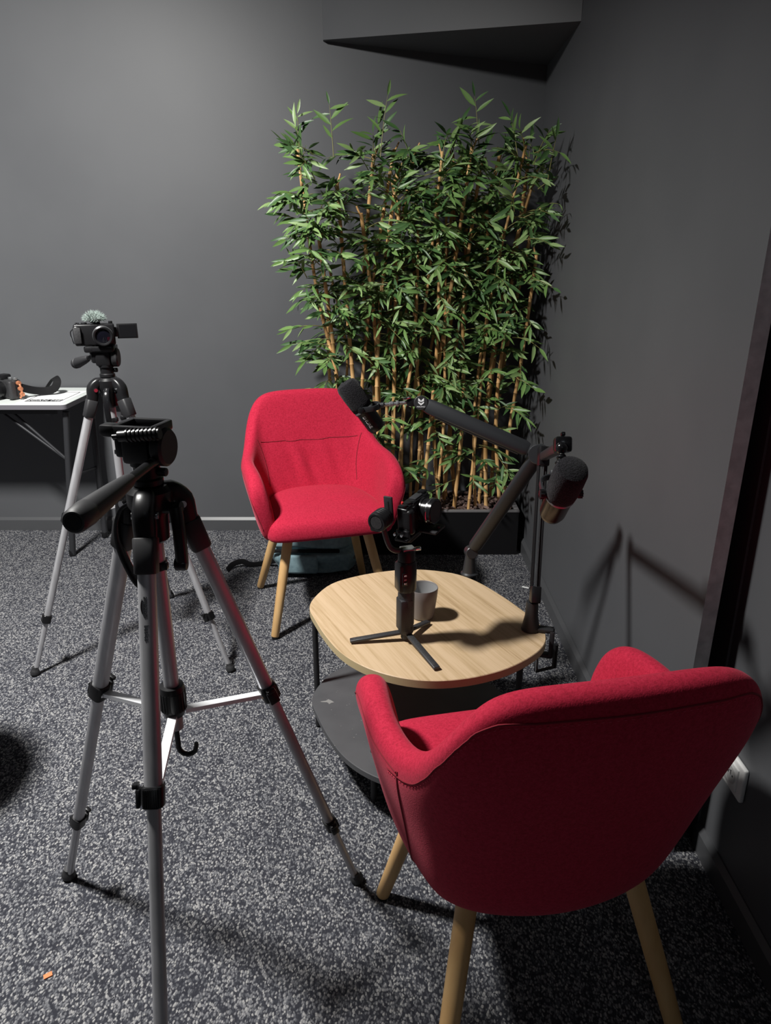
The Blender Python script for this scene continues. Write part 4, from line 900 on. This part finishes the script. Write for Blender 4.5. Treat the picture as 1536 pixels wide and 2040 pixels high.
b = bm_new(); box(b, (0, 0, 0.0015), (0.016, 0.010, 0.002), (1, 0.6, 0.1), (-0.6, 1, 0)); o = obj('orange_scrap', b, M['orange'], smooth=False); o.location = (-0.669, 1.052, 0.0005); tag(o, 'tiny orange scrap on the carpet at the lower left', 'scrap')
b = bm_new(); box(b, (0, 0, 0.002), (0.030, 0.007, 0.003), (1, -0.6, 0), (0.6, 1, 0)); o = obj('paper_scrap', b, M['paper'], smooth=False); o.location = (0.600, 2.83, 0.0005); tag(o, 'tiny white paper scrap on the carpet by the right baseboard', 'scrap')

# ================================================================== BAMBOO PLANTER
random.seed(7)
X0, X1, Y0, Y1, PH = -0.30, 0.622, 3.195, 3.495, 0.215
t = thing('bamboo_planter', 'long black planter of artificial bamboo canes with green leaves in the corner', 'plant', ((X0 + X1) / 2, (Y0 + Y1) / 2, 0))
b = bm_new(); xm, ym = (X0 + X1) / 2, (Y0 + Y1) / 2; w_, d_ = X1 - X0, Y1 - Y0
for c, s in (((xm, Y0 + 0.007, PH / 2), (w_, 0.014, PH)), ((xm, Y1 - 0.007, PH / 2), (w_, 0.014, PH)), ((X0 + 0.007, ym, PH / 2), (0.014, d_ - 0.028, PH)), ((X1 - 0.007, ym, PH / 2), (0.014, d_ - 0.028, PH)), ((xm, ym, 0.17), (w_ - 0.03, d_ - 0.03, 0.02))): box(b, c, s)
obj('box', b, M['planter'], t, True, smooth=False)
b = bm_new()
for c, s in (((xm, Y0 + 0.008, PH + 0.003), (w_ + 0.006, 0.022, 0.010)), ((xm, Y1 - 0.008, PH + 0.003), (w_ + 0.006, 0.022, 0.010)), ((X0 + 0.008, ym, PH + 0.003), (0.022, d_ - 0.038, 0.010)), ((X1 - 0.008, ym, PH + 0.003), (0.022, d_ - 0.038, 0.010))): box(b, c, s, bev=0.002)
obj('rim', b, M['planter_rim'], t, True)
b = bm_new()
for k in range(900):
    c = V((random.uniform(X0 + 0.02, X1 - 0.02), random.uniform(Y0 + 0.02, Y1 - 0.02), random.uniform(0.185, 0.226)))
    q = V((random.uniform(-1, 1), random.uniform(-1, 1), random.uniform(-.4, .4)))
    box(b, c, (random.uniform(0.014, 0.034), random.uniform(0.008, 0.016), random.uniform(0.004, 0.008)), q, V((-q.y, q.x, random.uniform(-.5, .5))))
o = obj('bark_chips', b, M['bark'], t, True, smooth=False); o['kind'] = 'stuff'
# canes: (base x, y) -> bends -> (top x, y, z)
def fwd(z): return 3.34 - 0.17 * max(0, (z - 0.2) / 1.5) ** 1.2
canes = []
spec = [(-0.235, -0.195, -0.29, -0.345, 1.74), (-0.21, -0.20, -0.23, -0.27, 1.40), (-0.19, -0.215, -0.18, -0.24, 1.30), (-0.15, -0.135, -0.155, -0.20, 1.62), (-0.12, -0.05, -0.10, -0.05, 1.72),
        (-0.09, -0.11, -0.06, 0.03, 1.74), (-0.05, -0.03, -0.05, -0.10, 1.50), (-0.01, 0.01, 0.02, 0.11, 1.74), (0.02, 0.03, 0.04, 0.05, 1.55), (0.05, 0.09, 0.09, 0.03, 1.62), (0.08, 0.07, 0.12, 0.13, 1.45),
        (0.11, 0.12, 0.17, 0.22, 1.72), (0.14, 0.17, 0.13, 0.12, 1.35), (0.17, 0.20, 0.22, 0.20, 1.60), (0.20, 0.18, 0.25, 0.29, 1.70), (0.235, 0.26, 0.25, 0.25, 1.50), (0.26, 0.22, 0.27, 0.34, 1.74),
        (0.29, 0.30, 0.34, 0.33, 1.45), (0.32, 0.35, 0.33, 0.38, 1.68), (0.35, 0.31, 0.36, 0.45, 1.72), (0.39, 0.42, 0.43, 0.41, 1.56), (0.42, 0.40, 0.45, 0.53, 1.74), (0.45, 0.47, 0.49, 0.47, 1.42),
        (0.48, 0.46, 0.50, 0.60, 1.66), (0.515, 0.53, 0.56, 0.61, 1.50), (0.54, 0.50, 0.53, 0.57, 1.70), (0.565, 0.57, 0.60, 0.615, 1.35), (-0.26, -0.24, -0.26, -0.25, 1.20), (0.0, -0.04, -0.02, 0.05, 1.66), (0.30, 0.27, 0.30, 0.26, 1.72)]
for i, (xa, xb, xc, xd, zt_) in enumerate(spec):
    yb = [3.222, 3.28, 3.36, 3.24, 3.42][i % 5] + random.uniform(-0.015, 0.015); dy_ = [-0.03, -0.13, -0.24, -0.18, -0.09][(i * 3) % 5]
    zz = [0.19, 0.19 + (zt_ - 0.19) * 0.33, 0.19 + (zt_ - 0.19) * 0.66, zt_]
    pts = [V((x + random.uniform(-.008, .008), yb + dy_ * s_ * s_, z)) for x, z, s_ in zip((xa, xb, xc, xd), zz, (0, .33, .66, 1))]
    for p in pts: p.y = min(p.y, 3.48)
    path = catmull(pts, 8); r0 = random.choice((0.0092, 0.0085, 0.0100, 0.0072)); 
    b = bm_new(); full_ = []; rads = []
    for k, p in enumerate(path):
        r_ = r0 * (1 - 0.28 * k / len(path))
        if 0 < k < len(path) - 1 and k % 2 == 0:
            d = (path[k + 1] - path[k - 1]).normalized()
            full_ += [p - d * 0.004, p, p + d * 0.004]; rads += [r_, r_ * 1.22, r_]
        else: full_.append(p); rads.append(r_)
    tube(b, full_, rads, 9)
    # a snapped fork at the top
    d = (path[-1] - path[-2]).normalized(); s_ = random.choice((-1, 1))
    tube(b, [path[-1] - d * 0.02, path[-1] + d * 0.02 + V((0.016 * s_, 0, 0.006))], [r0 * 0.5, r0 * 0.35], 7)
    canes.append((obj('cane', b, M['cane'], t, True), path))
# leaf meshes
def leaf_geo(L_, W_, fold, droop):
    vs, fs = [], []
    prof = [(0.0, 0.06), (0.10, 0.45), (0.28, 0.95), (0.5, 1.0), (0.72, 0.72), (0.9, 0.28), (1.0, 0.0)]
    for u, w in prof:
        z = -droop * u * u * L_; hw = W_ * 0.5 * w
        vs += [(u * L_, -hw, z + fold * hw), (u * L_, 0, z), (u * L_, hw, z + fold * hw)]
    for i in range(len(prof) - 1):
        a = i * 3; fs += [(a, a + 1, a + 4, a + 3), (a + 1, a + 2, a + 5, a + 4)]
    return vs, fs
leaf_types = [leaf_geo(1.0, 0.185, 0.4, 0.12), leaf_geo(1.0, 0.165, 0.3, 0.28), leaf_geo(1.0, 0.21, 0.5, -0.04)]
leaf_mesh = {}
for i, (vs, fs) in enumerate(leaf_types):
    for k in range(3):
        me = bpy.data.meshes.new('leaf'); me.from_pydata(vs, [], fs); me.materials.append(LEAF[k]); smooth_mesh(me, 180); leaf_mesh[(i, k)] = me
def xlim(z):     # how far the foliage spreads at each height
    lo = -0.30 - 0.10 * max(0, min(1, (z - 0.75) / 0.6)); hi_ = 0.60 + 0.04 * max(0, min(1, (z - 0.9) / 0.5))
    return lo, hi_
leaves = []; tw = bm_new()
def place(p, dirv, L_, nup):
    d = dirv.normalized(); y = nup.cross(d)
    if y.length < 1e-3: y = V((1, 0, 0)).cross(d)
    y.normalize(); z = d.cross(y)
    mtx = Matrix((d * L_, y * L_, z * L_)).transposed().to_4x4(); mtx.translation = p
    k = random.choices((0, 1, 2), (5, 4, 2.2))[0]
    leaves.append((mtx, random.randrange(3), k))
def ok(p):
    return p.x < 0.652 and p.y < D - 0.02
def spray(p, d, L_, nleaf):
    d = d.normalized(); side = d.cross(V((0, 0, 1)));
    if side.length < 0.1: side = V((1, 0, 0))
    side.normalize(); pts = []
    for k in range(5):
        u = k / 4; pts.append(p + d * L_ * u + V((0, 0, -0.25 * L_ * u * u)))
    if not all(ok(q) for q in pts): return
    tube(tw, pts, [0.0021, 0.0018, 0.0015, 0.0011, 0.0006], 5, caps=False)
    for k in range(nleaf):
        u = 0.30 + 0.70 * k / max(1, nleaf - 1); i = min(3, int(u * 4)); q = pts[i].lerp(pts[i + 1], u * 4 - i)
        tdir = (pts[i + 1] - pts[i]).normalized(); s_ = 1 if k % 2 else -1
        a = R(random.uniform(28, 62)) if k < nleaf - 1 else 0
        dv = tdir * math.cos(a) + side * s_ * math.sin(a) + V((random.uniform(-.15, .15), random.uniform(-.15, .15), random.uniform(-.65, .25)))
        ll = random.uniform(0.056, 0.098) * (0.85 if k == nleaf - 1 else 1)
        tip = q + dv.normalized() * ll
        if ok(tip): place(q, dv, ll, V((random.uniform(-.8, .6), random.uniform(-1.6, -.1), random.uniform(0.1, 1.1))).normalized())
def cane_at(path, z):
    for a, c in zip(path, path[1:]):
        if a.z <= z <= c.z: return a.lerp(c, (z - a.z) / max(1e-6, c.z - a.z))
    return path[-1].copy()
N = 0
while N < 480:
    z = random.choices((random.uniform(0.30, 0.75), random.uniform(0.70, 1.15), random.uniform(1.1, 1.72)), (0.13, 0.25, 0.62))[0]
    o_, path = random.choice(canes)
    if z > path[-1].z: z = random.uniform(path[-1].z - 0.5, path[-1].z)
    p = cane_at(path, z)
    az = random.gauss(-math.pi / 2, 1.6)       # mostly towards the room
    el = random.uniform(-0.15, 0.75)
    d = V((math.cos(az) * math.cos(el), math.sin(az) * math.cos(el), math.sin(el)))
    L_ = random.uniform(0.09, 0.21)
    if z > 1.0: L_ *= 1.15
    e = p + d * L_; lo_, hi_ = xlim(e.z)
    if not (lo_ - 0.02 < e.x < hi_): continue
    spray(p, d, L_, random.randint(6, 9)); N += 1
for k in range(34):                       # fuller upper left and upper right shoulders
    sx_2 = random.choice((-1, -1, 1)); x = random.uniform(-0.33, -0.16) if sx_2 < 0 else random.uniform(0.40, 0.58)
    spray(V((x, random.uniform(2.98, 3.15), random.uniform(1.25, 1.70))), V((sx_2 * random.uniform(-.5, .8), -random.uniform(.2, 1), random.uniform(-.3, .8))), random.uniform(0.08, 0.16), random.randint(6, 9))
for o_, path in canes:                    # leafy crowns over the cane tips
    if path[-1].z > 1.52:
        for k in range(3): spray(path[-1] - V((0, 0, random.uniform(0.0, 0.12))), V((random.uniform(-.7, .7), random.uniform(-.8, .1), random.uniform(.3, 1))), random.uniform(0.07, 0.14), random.randint(6, 8))
# tall sprigs above the mass and side sprigs
for x, y, z, dx, dy_, L_ in ((-0.33, 3.1, 1.70, -0.02, 0, 0.20), (-0.30, 3.05, 1.62, -0.15, 0, 0.24), (-0.20, 3.1, 1.70, -0.05, 0, 0.24), (-0.02, 3.1, 1.70, 0.10, 0, 0.28), (-0.05, 3.15, 1.66, 0.12, 0, 0.22), (0.36, 3.1, 1.72, -0.10, 0, 0.25), (0.50, 3.05, 1.70, -0.2, 0, 0.18),
                             (0.25, 3.1, 1.68, 0.2, 0, 0.18), (0.10, 3.1, 1.68, -0.3, 0, 0.16), (0.60, 2.95, 1.60, 0.05, -0.3, 0.20), (0.55, 2.98, 1.66, 0.25, -0.5, 0.17)):
    spray(V((x, y, z)), V((dx, dy_, 1)), L_, 7)
for x, y, z, dx, dz in ((-0.29, 3.1, 1.45, -1, 0.15), (-0.29, 3.12, 1.40, -1, -0.1), (-0.26, 3.15, 1.06, -1, 0.25), (-0.24, 3.15, 0.98, -1, 0.1), (-0.25, 3.15, 0.80, -1, 0.3), (-0.26, 3.15, 0.76, -1, 0.0), (-0.31, 3.1, 1.55, -0.8, 0.3), (-0.30, 3.1, 1.30, -0.9, 0.0)):
    spray(V((x, y, z)), V((dx * random.uniform(.5, 1), -random.uniform(.2, .9), dz + random.uniform(-.2, .5))), random.uniform(0.12, 0.19), 8)
for x, y, z in ((0.52, 3.05, 1.62), (0.54, 3.0, 1.50), (0.54, 3.0, 1.40), (0.55, 3.02, 1.25), (0.53, 3.1, 1.02), (0.54, 3.1, 0.85), (0.52, 3.12, 0.72), (0.55, 2.98, 1.70)):
    spray(V((x, y, z)), V((0.35, -0.9, 0.15)), random.uniform(0.14, 0.22), 8)
o = obj('twigs', tw, M['twig'], t, True); o['kind'] = 'stuff'
root = t.location
order = sorted(range(len(leaves)), key=lambda i: (leaves[i][0].translation - cam.location).length)
vs_all, fs_all, mi_all = [], [], []
for rank, i in enumerate(order):
    mtx, ty, k = leaves[i]
    if rank < 296:
        lf = bpy.data.objects.new('leaf', leaf_mesh[(ty, k)]); col.objects.link(lf); lf.parent = t
        mm_ = mtx.copy(); mm_.translation = mtx.translation - root; lf.matrix_local = mm_
    else:
        vs, fs = leaf_types[ty]; n0 = len(vs_all)
        vs_all += [tuple(mtx @ V(v_) - root) for v_ in vs]; fs_all += [tuple(j + n0 for j in f) for f in fs]; mi_all += [k] * len(fs)
me = bpy.data.meshes.new('foliage'); me.from_pydata(vs_all, [], fs_all)
for l_ in LEAF: me.materials.append(l_)
me.polygons.foreach_set('material_index', mi_all); smooth_mesh(me, 180)
fo = bpy.data.objects.new('foliage', me); col.objects.link(fo); fo.parent = t; fo['kind'] = 'stuff'
print('leaves', len(leaves))
